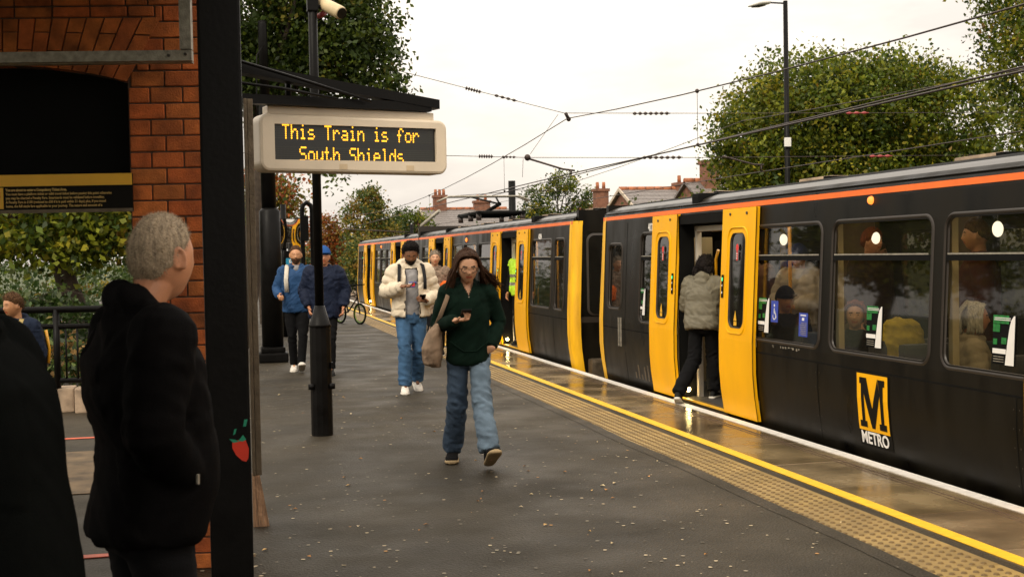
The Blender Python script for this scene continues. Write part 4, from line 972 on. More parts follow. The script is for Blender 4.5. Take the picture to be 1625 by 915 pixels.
# street lamp
sl_ = thing('street_lamp', 'tall slim street lamp in front of the large tree', 'street lamp', (13.53, 27.7, -1))
g = MB(); g.tube([(13.53, 27.7, -1), (13.53, 27.7, 1), (13.53, 27.7, 7.62)], [.09, .075, .055], M['black_paint'], 12); part('pole', g, sl_)
g = MB(); g.tube([(13.53, 27.7, 7.56), (13.1, 27.85, 7.60)], .02, M['black_paint'], 8); part('arm', g, sl_)
g = MB(); g.capsule([(13.13, 27.84, 7.60), (12.95, 27.9, 7.585), (12.72, 27.99, 7.53)], [.085, .105, .04], M['lamp_head'], 14, sq=(.6, 1.2)); part('lamp_head', g, sl_)
g = MB(); g.tube([(13.08, 27.86, 7.545), (12.93, 27.91, 7.525), (12.76, 27.97, 7.50)], [.05, .08, .03], M['glass_dark'], 12, sq=(.5, 1)); part('lamp_glass', g, sl_)
g = MB(); g.bevbox(13.42, 13.58, 27.58, 27.64, 4.08, 4.30, M['sticker_white'], .01); part('plate', g, sl_)

# ================================================================== HOUSES
def house(nm, label, x0, x1, y0, y1, eave, ridge, chims, brickm, verge=True, group=None):
    t = thing(nm, label, 'house', ((x0+x1)/2, (y0+y1)/2, -1), group); g = MB(); ym = (y0+y1)/2
    g.box(x0, x1, y0, y1, -1, eave, brickm)
    for xx in (x0, x1): g.prism([(xx-.01, y0, eave), (xx-.01, y1, eave), (xx-.01, ym, ridge-.05)], (.02, 0, 0), brickm)
    part('wall', g, t); g = MB()
    for ya in (y0-.25, y1+.25):
        g.prism([(x0-.15, ya, eave-.1), (x1+.15, ya, eave-.1), (x1+.15, ym, ridge), (x0-.15, ym, ridge)], (0, 0, .10), M['slate'])
        n_ = 9
        for k in range(1, n_): f = k/n_; yy = ya+(ym-ya)*f; zz = eave-.1+(ridge-eave+.1)*f+.10; g.prism([(x0-.15, yy, zz), (x1+.15, yy, zz), (x1+.15, yy, zz+.02), (x0-.15, yy, zz+.02)], (0, .04 if ya < ym else -.04, 0), M['slate'])
    rf = part('roof', g, t); g = MB(); xx = x0-.15
    while xx < x1: g.tube([(xx, ym, ridge+.10), (xx+.42, ym, ridge+.10)], .12, M['ridge'], 8); xx += .45
    part('ridge_tiles', g, rf)
    if verge:
        for sy in (y0-.25, y1+.25):
            g = MB(); g.prism([(x0-.2, sy, eave-.1), (x0-.2, ym, ridge), (x0-.2, ym, ridge+.16), (x0-.2, sy, eave+.06)], (.06, 0, 0), M['render_wall']); part('bargeboard', g, rf)
    for cx, cy, zt, wd, pots in chims:
        g = MB(); g.box(cx-wd/2, cx+wd/2, cy-.3, cy+.3, ridge-1.2, zt-.12, brickm); g.bevbox(cx-wd/2-.06, cx+wd/2+.06, cy-.36, cy+.36, zt-.16, zt, brickm, .02); ch = part('chimney', g, rf)
        for k in range(pots): xx = cx-wd/2+wd*(k+.5)/pots; g = MB(); g.tube([(xx, cy, zt), (xx, cy, zt+.35)], [.10, .085], M['ridge'], 10); part('chimney_pot', g, ch)
    for k in range(int((x1-x0)/2)):
        g = MB(); xx = x0+1+k*2; g.box(xx-.45, xx+.45, y0-.03, y0+.02, 1.0, 2.2, M['glass_dark']); g.box(xx-.5, xx+.5, y0-.06, y0+.01, .9, .98, M['white_paint']); part('window', g, t)
    return t
house('brick_house', 'slate roofed house with an orange ridge and white verge left of the tall chimney', 19.1, 25.5, 53.5, 60.5, 3.0, 4.55, [(22.05, 57, 4.95, .45, 1), (19.9, 63, 5.0, .7, 2)], M['house_brick'])
house('brick_house', 'house with one tall brown brick chimney stack beside the big tree', 18.7, 27, 44.6, 50.2, 2.9, 4.35, [(19.5, 47, 5.25, .62, 0)], M['house_brick'], verge=False)
house('brick_house', 'brick gabled house with two brick chimneys behind the pantograph', 12.0, 17.2, 70.5, 77, 3.2, 4.30, [(13.05, 73.7, 5.25, .75, 3), (15.65, 73.7, 4.90, .95, 2)], M['house_brick'])
house('brick_house', 'distant low slate roofed house with a red pot right of the airy tree', 22.4, 29, 74, 80, 2.6, 4.3, [(23.4, 77, 4.75, .6, 1)], M['house_brick'], verge=False)

# ================================================================== VEGETATION
def leaves(mb_name, parent, lobes, n, size, cols, clump=.35, per=26, flat=.75, seed=1, kind=None, up=.5):
    rg = np.random.default_rng(seed); lob = np.array([(*c, *r) for c, r in lobes], float)
    wgt = (lob[:, 3]*lob[:, 4]*lob[:, 5])**.7; wgt /= wgt.sum(); nc = max(1, n//per)
    li = rg.choice(len(lob), nc, p=wgt); d = rg.normal(size=(nc, 3)); d /= np.linalg.norm(d, axis=1)[:, None]
    rad = rg.uniform(.35, 1.0, nc)**.45*rg.uniform(.86, 1.12, nc)
    cc_ = lob[li, :3]+d*lob[li, 3:]*rad[:, None]
    pal = np.array([c for c, _ in cols]); pw = np.array([w_ for _, w_ in cols], float); pw /= pw.sum()
    ci = rg.choice(len(pal), nc, p=pw)
    cs = rg.uniform(.6, 1.35, nc)*clump
    P = np.repeat(cc_, per, 0); N = len(P); off = rg.normal(size=(N, 3))*.55*np.repeat(cs, per)[:, None]; off[:, 2] *= flat; P = P+off
    col = pal[np.repeat(ci, per)]*np.repeat(rg.uniform(.6, 1.3, (nc, 1)), per, 0)*rg.uniform(.82, 1.18, (N, 1)); swap = rg.random(N) < .05; col[swap] = pal[rg.choice(len(pal), swap.sum(), p=pw)]
    a = rg.normal(size=(N, 3)); a[:, 2] -= .3; a /= np.linalg.norm(a, axis=1)[:, None]
    nrm = rg.normal(size=(N, 3)); nrm[:, 2] += up; b_ = np.cross(a, nrm); b_ /= np.linalg.norm(b_, axis=1)[:, None]+1e-9
    s = size*rg.uniform(.6, 1.4, N)[:, None]; fold = np.cross(a, b_)*s*.12
    V = np.stack([P-a*s*.5, P+b_*s*.32+fold, P+a*s*.5, P-b_*s*.32+fold], 1).reshape(-1, 3)
    off_ = np.array(wloc(parent)) if parent else 0
    V = V-off_
    me = bpy.data.meshes.new(mb_name); me.vertices.add(4*N); me.vertices.foreach_set('co', V.astype(np.float32).ravel())
    me.loops.add(4*N); me.loops.foreach_set('vertex_index', np.arange(4*N, dtype=np.int32)); me.polygons.add(N); me.polygons.foreach_set('loop_start', np.arange(0, 4*N, 4, dtype=np.int32))
    me.update(calc_edges=True); me.materials.append(M['leaf'])
    ca = me.color_attributes.new('tint', 'FLOAT_COLOR', 'POINT'); cv = np.ones((4*N, 4), np.float32); cv[:, :3] = np.repeat(np.clip(col, 0, 1), 4, 0); ca.data.foreach_set('color', cv.ravel())
    o = bpy.data.objects.new(mb_name, me); COL.objects.link(o); o.parent = parent
    if kind: o['kind'] = kind
    return o, cc_
G1 = [((.095, .135, .010), 5), ((.19, .21, .014), 5), ((.30, .26, .02), 1.6), ((.20, .12, .012), .25), ((.035, .060, .008), 2.5)]
GD = [((.034, .060, .008), 6), ((.070, .095, .012), 3), ((.16, .12, .02), .35), ((.20, .09, .02), .12)]
GY = [((.30, .22, .03), 3), ((.12, .14, .025), 4), ((.22, .12, .02), 1), ((.05, .09, .02), 3)]
GO = [((.34, .09, .02), 4), ((.26, .13, .02), 2), ((.10, .08, .02), 1)]
GB = [((.046, .080, .016), 4), ((.026, .050, .010), 4), ((.08, .11, .026), 1.5), ((.15, .12, .03), .5)]
def tree(name, label, base, lobes, n, size, cols, clump=.35, tr=.2, seed=1, group=None, cat='tree', limbs=9, per=26):
    t = thing(name, label, cat, base, group); o, cc_ = leaves('crown', t, lobes, n, size, cols, clump, per, seed=seed)
    rg = random.Random(seed); b_ = Vector(base); cen = sum((Vector(c) for c, _ in lobes), Vector())/len(lobes); zt = max(c[2]+r[2]*.5 for c, r in lobes)
    g = MB(); f1 = b_+(Vector((cen.x, cen.y, zt))-b_)*.35; f2 = b_+(Vector((cen.x, cen.y, zt))-b_)*.9
    g.tube([b_, b_+(f1-b_)*.5+Vector((tr*.3, 0, 0)), f1, (f1+f2)/2+Vector((-tr*.6, 0, 0)), f2], [tr*1.25, tr, tr*.85, tr*.55, tr*.12], M['bark'], 9)
    for k in range(limbs):
        s0 = f1+(f2-f1)*rg.uniform(0, .7); e = Vector(cc_[rg.randrange(len(cc_))]); m_ = (s0+e)/2+Vector((rg.uniform(-.2, .2), rg.uniform(-.2, .2), rg.uniform(.05, .45)))
        g.tube([s0, m_, e], [tr*.4, tr*.24, tr*.07], M['bark'], 6)
        for q in range(2): e2 = e+Vector((rg.uniform(-.8, .8), rg.uniform(-.8, .8), rg.uniform(-.3, .7)))*max(.5, clump*1.5); g.tube([m_, (m_+e2)/2+Vector((0, 0, .1)), e2], [tr*.2, tr*.1, tr*.04], M['bark'], 5)
    part('trunk', g, t); return t
# big tree right of centre, behind the street lamp
lb = [((14.25, 30, 4.5), (1.65, 2, 1.6)), ((15.2, 29.6, 5.0), (1.9, 2, 1.75)), ((16.9, 29.3, 5.15), (1.8, 2, 1.6)), ((18.3, 29, 4.8), (1.8, 2, 1.5)), ((14.1, 30.2, 3.4), (1.1, 1.6, 1.2)), ((16, 29.4, 3.3), (2.8, 2, 1.4)), ((18.6, 29, 3.2), (1.9, 2, 1.4))]
tree('deciduous_tree', 'large round green and bronze tree behind the street lamp', (16, 29.6, -1), lb, 92000, .112, G1, .40, .26, 3, limbs=16)
lb = [((17.6, 22.5, 5.6), (1.9, 2, 1.6)), ((17.6, 22.2, 4.0), (1.7, 1.8, 1.3)), ((18.5, 22, 7.2), (2.0, 2, 1.6)), ((16.9, 23, 6.9), (1.1, 1.2, 1.0))]
tree('deciduous_tree', 'tall dark green tree cut off by the right edge of the photo', (18.3, 22.3, -1), lb, 46000, .095, G1, .38, .22, 5, limbs=14)
# tree upper left behind the display
lb = [((.55, 20.8, 6.2), (1.7, 1.5, 1.6)), ((1.7, 20.6, 5.5), (1.15, 1.1, .95)), ((2.15, 20.4, 4.85), (.85, .8, .5)), ((.2, 20.9, 4.7), (1.0, 1.0, .8)), ((2.55, 20.3, 4.45), (.55, .5, .28)), ((1.2, 20.6, 4.5), (.9, .8, .55)), ((2.45, 20.3, 5.45), (.42, .5, .42)), ((1.75, 20.4, 2.98), (.22, .3, .12)), ((1.6, 20.6, 6.6), (1.2, 1.1, .8))]
tree('deciduous_tree', 'dark green overhanging tree behind the electronic display and camera', (.12, 21.3, -.2), lb, 46000, .088, [((.036, .062, .008), 6), ((.08, .11, .012), 3.4), ((.16, .14, .02), .5)], .26, .2, 8, limbs=18)
lb = [((-2.6, 20.5, 2.7), (1.9, 1.5, 1.0)), ((-1.6, 20.2, 2.3), (1.3, 1.2, .6)), ((-4.2, 21, 2.8), (1.6, 1.6, 1.2)), ((-2.4, 20, 1.9), (1.2, .8, .35))]
tree('deciduous_tree', 'shady tree with a dark trunk seen through the arch above the boy', (-2.15, 20.6, 0), lb, 16000, .12, G1, .34, .20, 12, limbs=8)
tree('leafy_shrub', 'pale green leafy shrub behind the railing seen through the arch', (-2.6, 16.6, 0), [((-2.9, 16.7, .75), (1.1, .6, .62)), ((-2.0, 16.5, .6), (.8, .5, .55)), ((-4.3, 17, .9), (1.2, .6, .8))], 15000, .085, GB, .22, .03, 14, cat='shrub', limbs=10)
tree('leafy_shrub', 'dry brownish undergrowth low behind the railing uprights', (-2, 15.6, 0), [((-2.2, 15.4, .35), (1.4, .4, .3)), ((-4, 16, .4), (1.5, .4, .4))], 7000, .08, GB+[((.30, .18, .06), 4)], .2, .02, 15, cat='shrub', limbs=8)
# distant autumn trees past the end of the train
bt = [('deciduous_tree', 'tall green and gold tree at the end of the train', (8.0, 66, -1), [((7.6, 66, 3.3), (1.3, 1.4, 1.8)), ((8.4, 66, 2.6), (1.2, 1.3, 1.4)), ((7.9, 66, 4.6), (.6, .7, .8))], 9000, .16, GY),
 ('deciduous_tree', 'orange-red autumn tree beside the navy-coated man', (5.4, 68, -1), [((5.5, 68, 2.6), (1.1, 1.1, 1.3)), ((6.1, 68, 1.9), (.9, 1, 1.0))], 5000, .15, GO),
 ('deciduous_tree', 'yellowing tree low behind the end carriage', (7.2, 60, -1), [((6.9, 60, 1.5), (1.2, 1, 1.1)), ((7.9, 60, 1.2), (1.1, 1, 1.2))], 7000, .14, GY),
 ('deciduous_tree', 'dark green tree just left of the brick gable', (10.8, 70, -1), [((10.6, 70, 3.1), (1.3, 1.2, 1.2)), ((11.2, 70, 1.8), (1.3, 1.2, 1.2)), ((9.6, 70, 2.4), (1.0, 1.2, 1.2))], 9000, .16, GD+G1),
 ('deciduous_tree', 'airy branching tree standing above the roof of the second train', (18.8, 66, -1), [((17.3, 66, 4.6), (.9, .9, .7)), ((18.7, 66, 5.5), (.8, .8, .7)), ((19.8, 66, 4.6), (.8, .8, .6)), ((18.4, 66, 3.6), (1.8, 1, .7)), ((17.0, 66, 3.4), (.9, 1, .8))], 6500, .15, G1+GB),
 ('deciduous_tree', 'pale yellow tree behind the stepped black mast', (1.0, 31, -1), [((1.0, 31, 3.1), (.9, .9, .7)), ((.5, 31, 2.4), (.6, .8, .9)), ((1.6, 31, 3.0), (.4, .6, .4))], 5000, .11, GY+GO[:1]),
 ('deciduous_tree', 'bright green bushy tree beyond the bicycle', (6.2, 76, -1), [((5.8, 76, .8), (1.5, 1.2, 1.3)), ((7.5, 78, .6), (1.4, 1.2, 1.2)), ((3.8, 74, .6), (1.2, 1.2, 1.3))], 12000, .15, GB)]
for i, (nm, lab, base, lob, n_, sz, pal) in enumerate(bt): tree(nm, lab, base, lob, n_, sz, pal, .42, .13, 30+i, limbs=12 if 'airy' in lab else 7)
o, _ = leaves('hedge', None, [((-1.2+.2*k, 36+k*6, .5), (1.2, 3.4, 1.3)) for k in range(6)]+[((-4, 34, .8), (3, 3, 1.6))], 26000, .12, GB+GD, .4, 26, seed=50, kind='stuff')
o, _ = leaves('hedge', None, [((12.8, 8+6*k, 1.1), (.9, 3.8, 1.9)) for k in range(12)], 42000, .13, GD+G1, .38, 26, seed=51, kind='stuff')  # unseen behind the train, raised to block sky through its far windows
o, _ = leaves('woodland', None, [((-10+7*k, 112+3*(k % 2), 1.2+(k % 3)*.5), (4.6, 3, 3.0)) for k in range(11)], 26000, .32, G1+GY+GB, .9, 26, seed=52, kind='stuff')
# ================================================================== PEOPLE
def T(v): return Matrix.Translation(Vector(v))
def RX(a): return Matrix.Rotation(a, 4, 'X')
def RY(a): return Matrix.Rotation(a, 4, 'Y')
def RZ(a): return Matrix.Rotation(a, 4, 'Z')
def cl(a, b=0, c=1): return max(b, min(c, a))
def sstep(a, b, x): t = cl((x-a)/(b-a)); return t*t*(3-2*t)
def head_pt(d):
    x, y, z = d; rx, ry, rz = .074, .094, .118
    if z < 0:
        rx *= 1-.24*(-z)**1.4
        if y < 0: ry *= 1-.42*sstep(.15, .9, -z)
    else: rx *= 1+.03*math.sin(z*3)
    p = Vector((x*rx, y*ry-.004*(1 if y < 0 else 0)*abs(y), z*rz))
    if y > 0:
        px, pz = p.x, p.z; k = 0
        if pz < .016:
            t = cl((.016-pz)/.040); k += .021*t*math.exp(-(px/(.006+.007*t))**2)*(1 if pz > -.026 else math.exp(-((pz+.026)/.006)**2))
        k -= .008*math.exp(-((abs(px)-.029)/.013)**2-((pz-.008)/.010)**2)
        k += .0035*math.exp(-((pz-.024)/.008)**2-(px/.05)**2)
        k += .0065*math.exp(-(px/.020)**2)*(math.exp(-((pz+.047)/.0045)**2)+math.exp(-((pz+.058)/.005)**2))
        k += .009*math.exp(-(px/.022)**2-((pz+.094)/.017)**2)
        k += .003*math.exp(-((abs(px)-.042)/.014)**2-((pz+.018)/.018)**2)
        p.y += k*min(1, y*2)
    return p
def dirs(nu, nv):
    out = [Vector((0, 0, 1))]
    for i in range(1, nv):
        a = PI*i/nv
        for k in range(nu): t = 2*PI*k/nu; out.append(Vector((math.sin(a)*math.sin(t), math.sin(a)*math.cos(t), math.cos(a))))
    out.append(Vector((0, 0, -1))); fs = [(0, 1+(k+1) % nu, 1+k) for k in range(nu)]
    for i in range(nv-2):
        for k in range(nu): fs.append((1+i*nu+k, 1+i*nu+(k+1) % nu, 1+(i+1)*nu+(k+1) % nu, 1+(i+1)*nu+k))
    e = len(out)-1; b = 1+(nv-2)*nu; fs += [(b+k, b+(k+1) % nu, e) for k in range(nu)]
    return out, fs
def remesh(mb, vox, smooth=4, sf=.5):
    me = mb.mesh('tmp'); fixn(me); o = bpy.data.objects.new('tmp', me); COL.objects.link(o)
    m = o.modifiers.new('r', 'REMESH'); m.mode = 'VOXEL'; m.voxel_size = vox; m.use_smooth_shade = True
    if smooth: s = o.modifiers.new('s', 'SMOOTH'); s.iterations = smooth; s.factor = sf
    dg = bpy.context.evaluated_depsgraph_get(); r = bpy.data.meshes.new_from_object(o.evaluated_get(dg))
    bpy.data.objects.remove(o); bpy.data.meshes.remove(me); return r
def near_seg(p, segs):
    best = None
    for i, (a, b) in enumerate(segs):
        ab = b-a; t = cl((p-a).dot(ab)/ab.length_squared); d = (p-(a+ab*t)).length
        if best is None or d < best[0]: best = (d, i, t*ab.length, p-(a+ab*t), ab.length)
    return best
def cloth(me, X, name, parent, mats, segs, wr=.006, puff=0, pitch=.085, seed=0, matfn=None, cut=None, freq=1.0):
    me.update(); co = [v.co.copy() for v in me.vertices]; no = [v.normal.copy() for v in me.vertices]
    for i, (p, n) in enumerate(zip(co, no)):
        d, k, a, pr, L_ = near_seg(p, segs)
        j = 1-min(a, L_-a)/(L_*.5+1e-6)
        q = Vector((a*13*freq+pr.x*6+seed*3.1, pr.y*7*freq+k*5, pr.x*7*freq+p.z*2)); r = noise.noise(q); r2 = noise.noise(q*2.3+Vector((5, 1, 2)))
        disp = wr*(.45+.75*max(0, j))*((.5-abs(r)*2.2)+.45*(.4-abs(r2)*2))
        if puff: disp += puff*(abs(math.sin(PI*(a+ (0.01 if k else 0))/pitch))**.55-.62)+.3*puff*noise.noise(p*16+Vector((seed, 0, 0)))
        me.vertices[i].co = p+n*disp
    for m in mats: me.materials.append(m)
    if len(me.materials) > len(mats):
        while len(me.materials) > len(mats): me.materials.pop(index=0)
    if matfn:
        for f in me.polygons: f.material_index = matfn(f.center)
    else:
        for f in me.polygons: f.material_index = 0
    if cut:
        bm = bmesh.new(); bm.from_mesh(me); bmesh.ops.delete(bm, geom=[f for f in bm.faces if cut(f.calc_center_median())], context='FACES'); bm.to_mesh(me); bm.free()
    me.transform(T(-wloc(parent)) @ X)
    for f in me.polygons: f.use_smooth = True
    me.name = name; o = bpy.data.objects.new(name, me); COL.objects.link(o); o.parent = parent; return o
SK = {'pale': (.58, .31, .18), 'tan': (.48, .23, .11), 'brown': (.17, .07, .03), 'rose': (.56, .25, .13)}
def skin(k): return vivid('skin_'+k, SK[k], rough=.5, var=.12, scale=18, bump=.08, bscale=200)
def fab(name, col, **k):
    a = dict(rough=.9, var=.14, scale=14, bump=.25, bscale=260, spec=.12); a.update(k); return vivid(name, col, **a)
def hand(mb, w_, d, pn, side, curl, m):
    d = Vector(d).normalized(); pn = Vector(pn); pn = (pn-d*pn.dot(d)).normalized(); lat = d.cross(pn)*side; w_ = Vector(w_)
    mb.capsule([w_-d*.02, w_+d*.03, w_+d*.078], [.027, .036, .038], m, 12, sq=(.42, 1), up=pn)
    for k, (o, ln) in enumerate(((.030, .060), (.010, .072), (-.010, .078), (-.030, .066))):
        p = w_+d*.082-lat*o+lat*0; c = curl*(1+.12*k); pts = [p-d*.012, p]; a = 0
        for seg in (.42, .33, .25): a += c; p = p+(d*math.cos(a)+pn*math.sin(a))*ln*seg; pts.append(p)
        mb.capsule(pts, [.0095, .0095, .009, .0085, .007], m, 8)
    p = w_+d*.018+lat*.026; t1_ = (d*.55+lat*.75+pn*.25).normalized(); t2_ = (d*.85+lat*.1+pn*.5).normalized()
    mb.capsule([p, p+t1_*.036, p+t1_*.036+t2_*.034], [.013, .0115, .009], m, 8)
def shoe(up_, so_, ankle, yaw, pitch, m, ms, k=1.0):
    X = T(ankle) @ RZ(yaw) @ RX(pitch) @ Matrix(((-1, 0, 0, 0), (0, 0, 1, 0), (0, 1, 0, 0), (0, 0, 0, 1))) @ Matrix.Scale(k, 4)
    # loft local: x side, y up, z forward ; sole bottom at y=-.088
    R_ = [(-.072, .014, .012, -.062), (-.066, .030, .032, -.050), (-.03, .037, .050, -.034), (.02, .038, .052, -.030), (.07, .042, .034, -.046), (.13, .047, .024, -.056), (.175, .038, .018, -.062), (.192, .016, .010, -.066)]
    up_.loft(R_, m, 16, X, 2.3)
    so_.loft([(z-.002 if z < 0 else z+.004, a+.005, .0135, -.0745) for z, a, b, c in R_], ms, 16, X, 3.2)

def person(label, loc, r, H, sk='pale', pose=None, top=None, legs=None, hair=None, face=True, vox=.009, extras=None, headgear=None, group=None, shoes=None, female=False, lowres=False, skipshoes=False):
    pose = dict(pose or {}); s = H/1.75; X = T(loc) @ RZ(r) @ Matrix.Scale(s, 4)
    root = thing('person', label, 'person', loc, group)
    hip = Vector((0, 0, .93)); U = T(hip) @ RZ(pose.get('twist', 0)) @ RX(-pose.get('lean', 0)) @ T(-hip)
    HT = U @ T((0, -.005+pose.get('headfwd', 0), 1.49)) @ RZ(pose.get('hyaw', 0)) @ RX(-pose.get('hpitch', 0)) @ RY(pose.get('hroll', 0)) @ T((0, .025, .13)) @ Matrix.Scale(pose.get('hs', 1.05), 4)
    wd = .93 if female else 1.0
    sh = {sd: U @ Vector((.175*wd*(1 if sd == 'R' else -1), -.005, 1.405)) for sd in 'RL'}
    A = {'R': ((.24, -.03, 1.13), (.25, .06, .90)), 'L': ((-.24, -.03, 1.13), (-.25, .06, .90))}; A.update(pose.get('arms', {}))
    Lg = {'R': ((.09, .05, .50), (.10, .0, .09)), 'L': ((-.09, .05, .50), (-.10, .0, .09))}; Lg.update(pose.get('legs', {}))
    el = {k: U @ Vector(A[k][0]) for k in 'RL'}; wr_ = {k: U @ Vector(A[k][1]) for k in 'RL'}
    hp__ = {'R': Vector((.088, 0, .90)), 'L': Vector((-.088, 0, .90))}
    kn = {k: Vector(Lg[k][0]) for k in 'RL'}; an = {k: Vector(Lg[k][1]) for k in 'RL'}
    sm = skin(sk)
    # ---- body
    b = MB(); ds_, fs_ = dirs(44, 34); b.add([HT @ head_pt(d) for d in ds_], fs_, sm)
    for sd in (1, -1):
        b.ball((0, 0, 0), (.008, .017, .028), sm, HT @ T((sd*.073, -.006, -.004)) @ RZ(-sd*.35) @ RX(.15), 10, 8)
        b.tube([HT @ T((sd*.079, -.010, -.002)) @ RZ(-sd*.5) @ RX(.15) @ Vector((0, .016*math.cos(t), .031*math.sin(t))) for t in np.linspace(-1.2, 4.0, 12)], .0052, sm, 7)
    b.capsule([U @ Vector((0, -.015, 1.36)), U @ Vector((0, -.012, 1.47)), HT @ Vector((0, -.022, -.06))], [.075, .055*wd, .054*wd], sm, 16)
    b.loft([(.84, .12, .08, 0), (.95, .145, .095, 0), (1.1, .125*wd, .085, 0), (1.25, .15*wd, .095, 0), (1.38, .155*wd, .085, 0), (1.43, .09, .06, -.01)], sm, 20, U)
    for k in 'RL':
        b.capsule([sh[k], el[k], wr_[k]], [.050, .038, .026], sm, 12)
        b.capsule([hp__[k], kn[k], an[k]], [.080, .052, .036], sm, 12); b.capsule([an[k], an[k]+Vector((0, .10, -.045))], [.033, .02], sm, 8)
    for k in 'RL':
        a = A[k]
        if len(a) > 2: hand(b, wr_[k]+(wr_[k]-el[k]).normalized()*.015, U.to_3x3() @ Vector(a[2]), U.to_3x3() @ Vector(a[3]), a[5] if len(a) > 5 else (1 if k == 'R' else -1), a[4], sm)
        else:
            dd = (wr_[k]-el[k]).normalized(); hand(b, wr_[k]+dd*.015, dd, Vector((-1 if k == 'R' else 1, .2, 0)), (1 if k == 'R' else -1), .35, sm)
    me = remesh(b, vox, 2, .4); HI = HT.inverted()
    lipm = vivid('lips_'+sk, tuple(c*q for c, q in zip(SK[sk], (.85, .45, .45))), rough=.4)
    browm = vivid('brow', (.03, .018, .01), rough=.9)
    me.materials.clear()
    for m in (sm, lipm, browm): me.materials.append(m)
    for f in me.polygons:
        q = HI @ f.center; k = 0
        if face and q.y > .05 and abs(q.x) < .06 and -.07 < q.z < .04:
            if abs(q.x) < .023 and -.062 < q.z < -.043: k = 1
            elif .013 < abs(q.x) < .046 and .022 < q.z < .030 and not (hair or {}).get('nobrow'): k = 2
        f.material_index = k; f.use_smooth = True
    me.transform(T(-Vector(loc)) @ X); ob = bpy.data.objects.new('body', me); COL.objects.link(ob); ob.parent = root
    if face:
        g = MB()
        for sd in (1, -1):
            g.ball((sd*.029, .0705, .006), (.0115, .0125, .0065), vivid('eye_white', (.34, .27, .22), rough=.4, spec=.2), X @ HT, 12, 8)
            g.ball((sd*.029, .0772, .0055), (.0066, .0064, .0058), vivid('eye_dark', (.03, .018, .01), rough=.2), X @ HT, 8, 6)
        part('eyes', g, root)
    # ---- hair
    if hair:
        hm = fab('hair_'+hair['name'], hair['col'], rough=.72, var=.45, scale=30, stretch=(3, 3, .6), bump=.6, bscale=150, spec=.15)
        g = MB(); D, F = dirs(64, 48); vs = []
        f0, s0, b0 = hair.get('line', (.60, -.12, -.62)); tt, ts = hair.get('thick', (.020, .012)); na, nf = hair.get('noise', (.003, 30))
        for d in D:
            p = head_pt(d); y = d.y; th = s0+(f0-s0)*max(0, y)**.85+(b0-s0)*max(0, -y)
            mk = sstep(th-.05, th+.10, d.z+.05*noise.noise(d*6)); t = ts+(tt-ts)*cl(d.z*1.1+.1)
            n_ = noise.noise(Vector((d.x*nf*.5, d.y*nf*.5, d.z*nf*.22)))*na+noise.noise(d*nf*.28)*na
            gr = sstep(th, th+.45, d.z); vs.append(X @ HT @ (p+d.normalized()*((.0025+(t+n_-.0025)*gr)*mk-.010*(1-mk))))
        g.add(vs, F, hm, smooth=True)
        if hair.get('strands'):
            rr = random.Random(hair.get('seed', 1))
            for (roots, ends, k_, rad) in hair['strands']:
                for _ in range(k_):
                    t = rr.random(); a = Vector(roots[0]).lerp(Vector(roots[1]), t)+Vector([rr.uniform(-.008, .008) for _ in range(3)])
                    mids = [Vector(e_[0]).lerp(Vector(e_[1]), t)+Vector([rr.uniform(-e_[2], e_[2]) for _ in range(3)]) for e_ in ends]
                    P = [a]+mids; Q = []
                    for i in range(len(P)-1):
                        p0, p1, p2, p3 = P[max(i-1, 0)], P[i], P[i+1], P[min(i+2, len(P)-1)]
                        for q in (0, .33, .66): Q.append(.5*((2*p1)+(p2-p0)*q+(2*p0-5*p1+4*p2-p3)*q*q+(3*p1-p0-3*p2+p3)*q**3))
                    Q.append(P[-1]); g.tube([X @ HT @ q for q in Q], [rad*s*(1-.75*(i/(len(Q)-1))**2) for i in range(len(Q))], hm, 5)
        if hair.get('fuzz'):
            n_f, ln_, rad_, tilt = hair['fuzz']; rr = random.Random(5); hm2 = fab('hairs_'+hair['name'], hair.get('col2', hair['col']), rough=.7, var=.5, scale=60, spec=.15)
            for _ in range(n_f):
                d = Vector((rr.gauss(0, 1), rr.gauss(0, 1), rr.gauss(0, 1))).normalized(); y = d.y; th = s0+(f0-s0)*max(0, y)**.85+(b0-s0)*max(0, -y)
                if d.z < th-.02+rr.uniform(0, .12)+(.10 if d.y > .3 else 0): continue
                p = head_pt(d); t = ts+(tt-ts)*cl(d.z*1.1+.1); a = p+d*(t*.6*sstep(th, th+.45, d.z)); fl = Vector((rr.gauss(0, .5), .5+rr.gauss(0, .5), -.4 if d.z < .6 else .1)); e = a+(d+fl*tilt).normalized()*ln_*rr.uniform(.5, 1.3)
                if tilt > 1.5: e2 = e+Vector((rr.gauss(0, 1), rr.gauss(0, 1), rr.gauss(0, 1))).normalized()*ln_*.7; g.tube([X @ HT @ q for q in (a, e, e2)], [rad_*s, rad_*s, rad_*s*.4], rr.choice((hm, hm2)), 4)
                else: g.tube([X @ HT @ a, X @ HT @ e], [rad_*s, rad_*s*.25], rr.choice((hm, hm2)), 3)
        part('hair', g, root)
        if hair.get('beard'):
            g = MB(); D, F = dirs(48, 40); vs = []
            for d in D:
                p = head_pt(d); mk = sstep(.05, .25, d.y)*sstep(-.20, -.42, d.z+.35*abs(d.x)*0)*(1-.95*math.exp(-(p.x/.018)**2-((p.z+.053)/.006)**2))*(1 if abs(p.x) > .02 or p.z < -.036 else 0)
                vs.append(X @ HT @ (p+d*(.006*mk-.006*(1-mk))))
            g.add(vs, F, hm, smooth=True); part('beard', g, root)
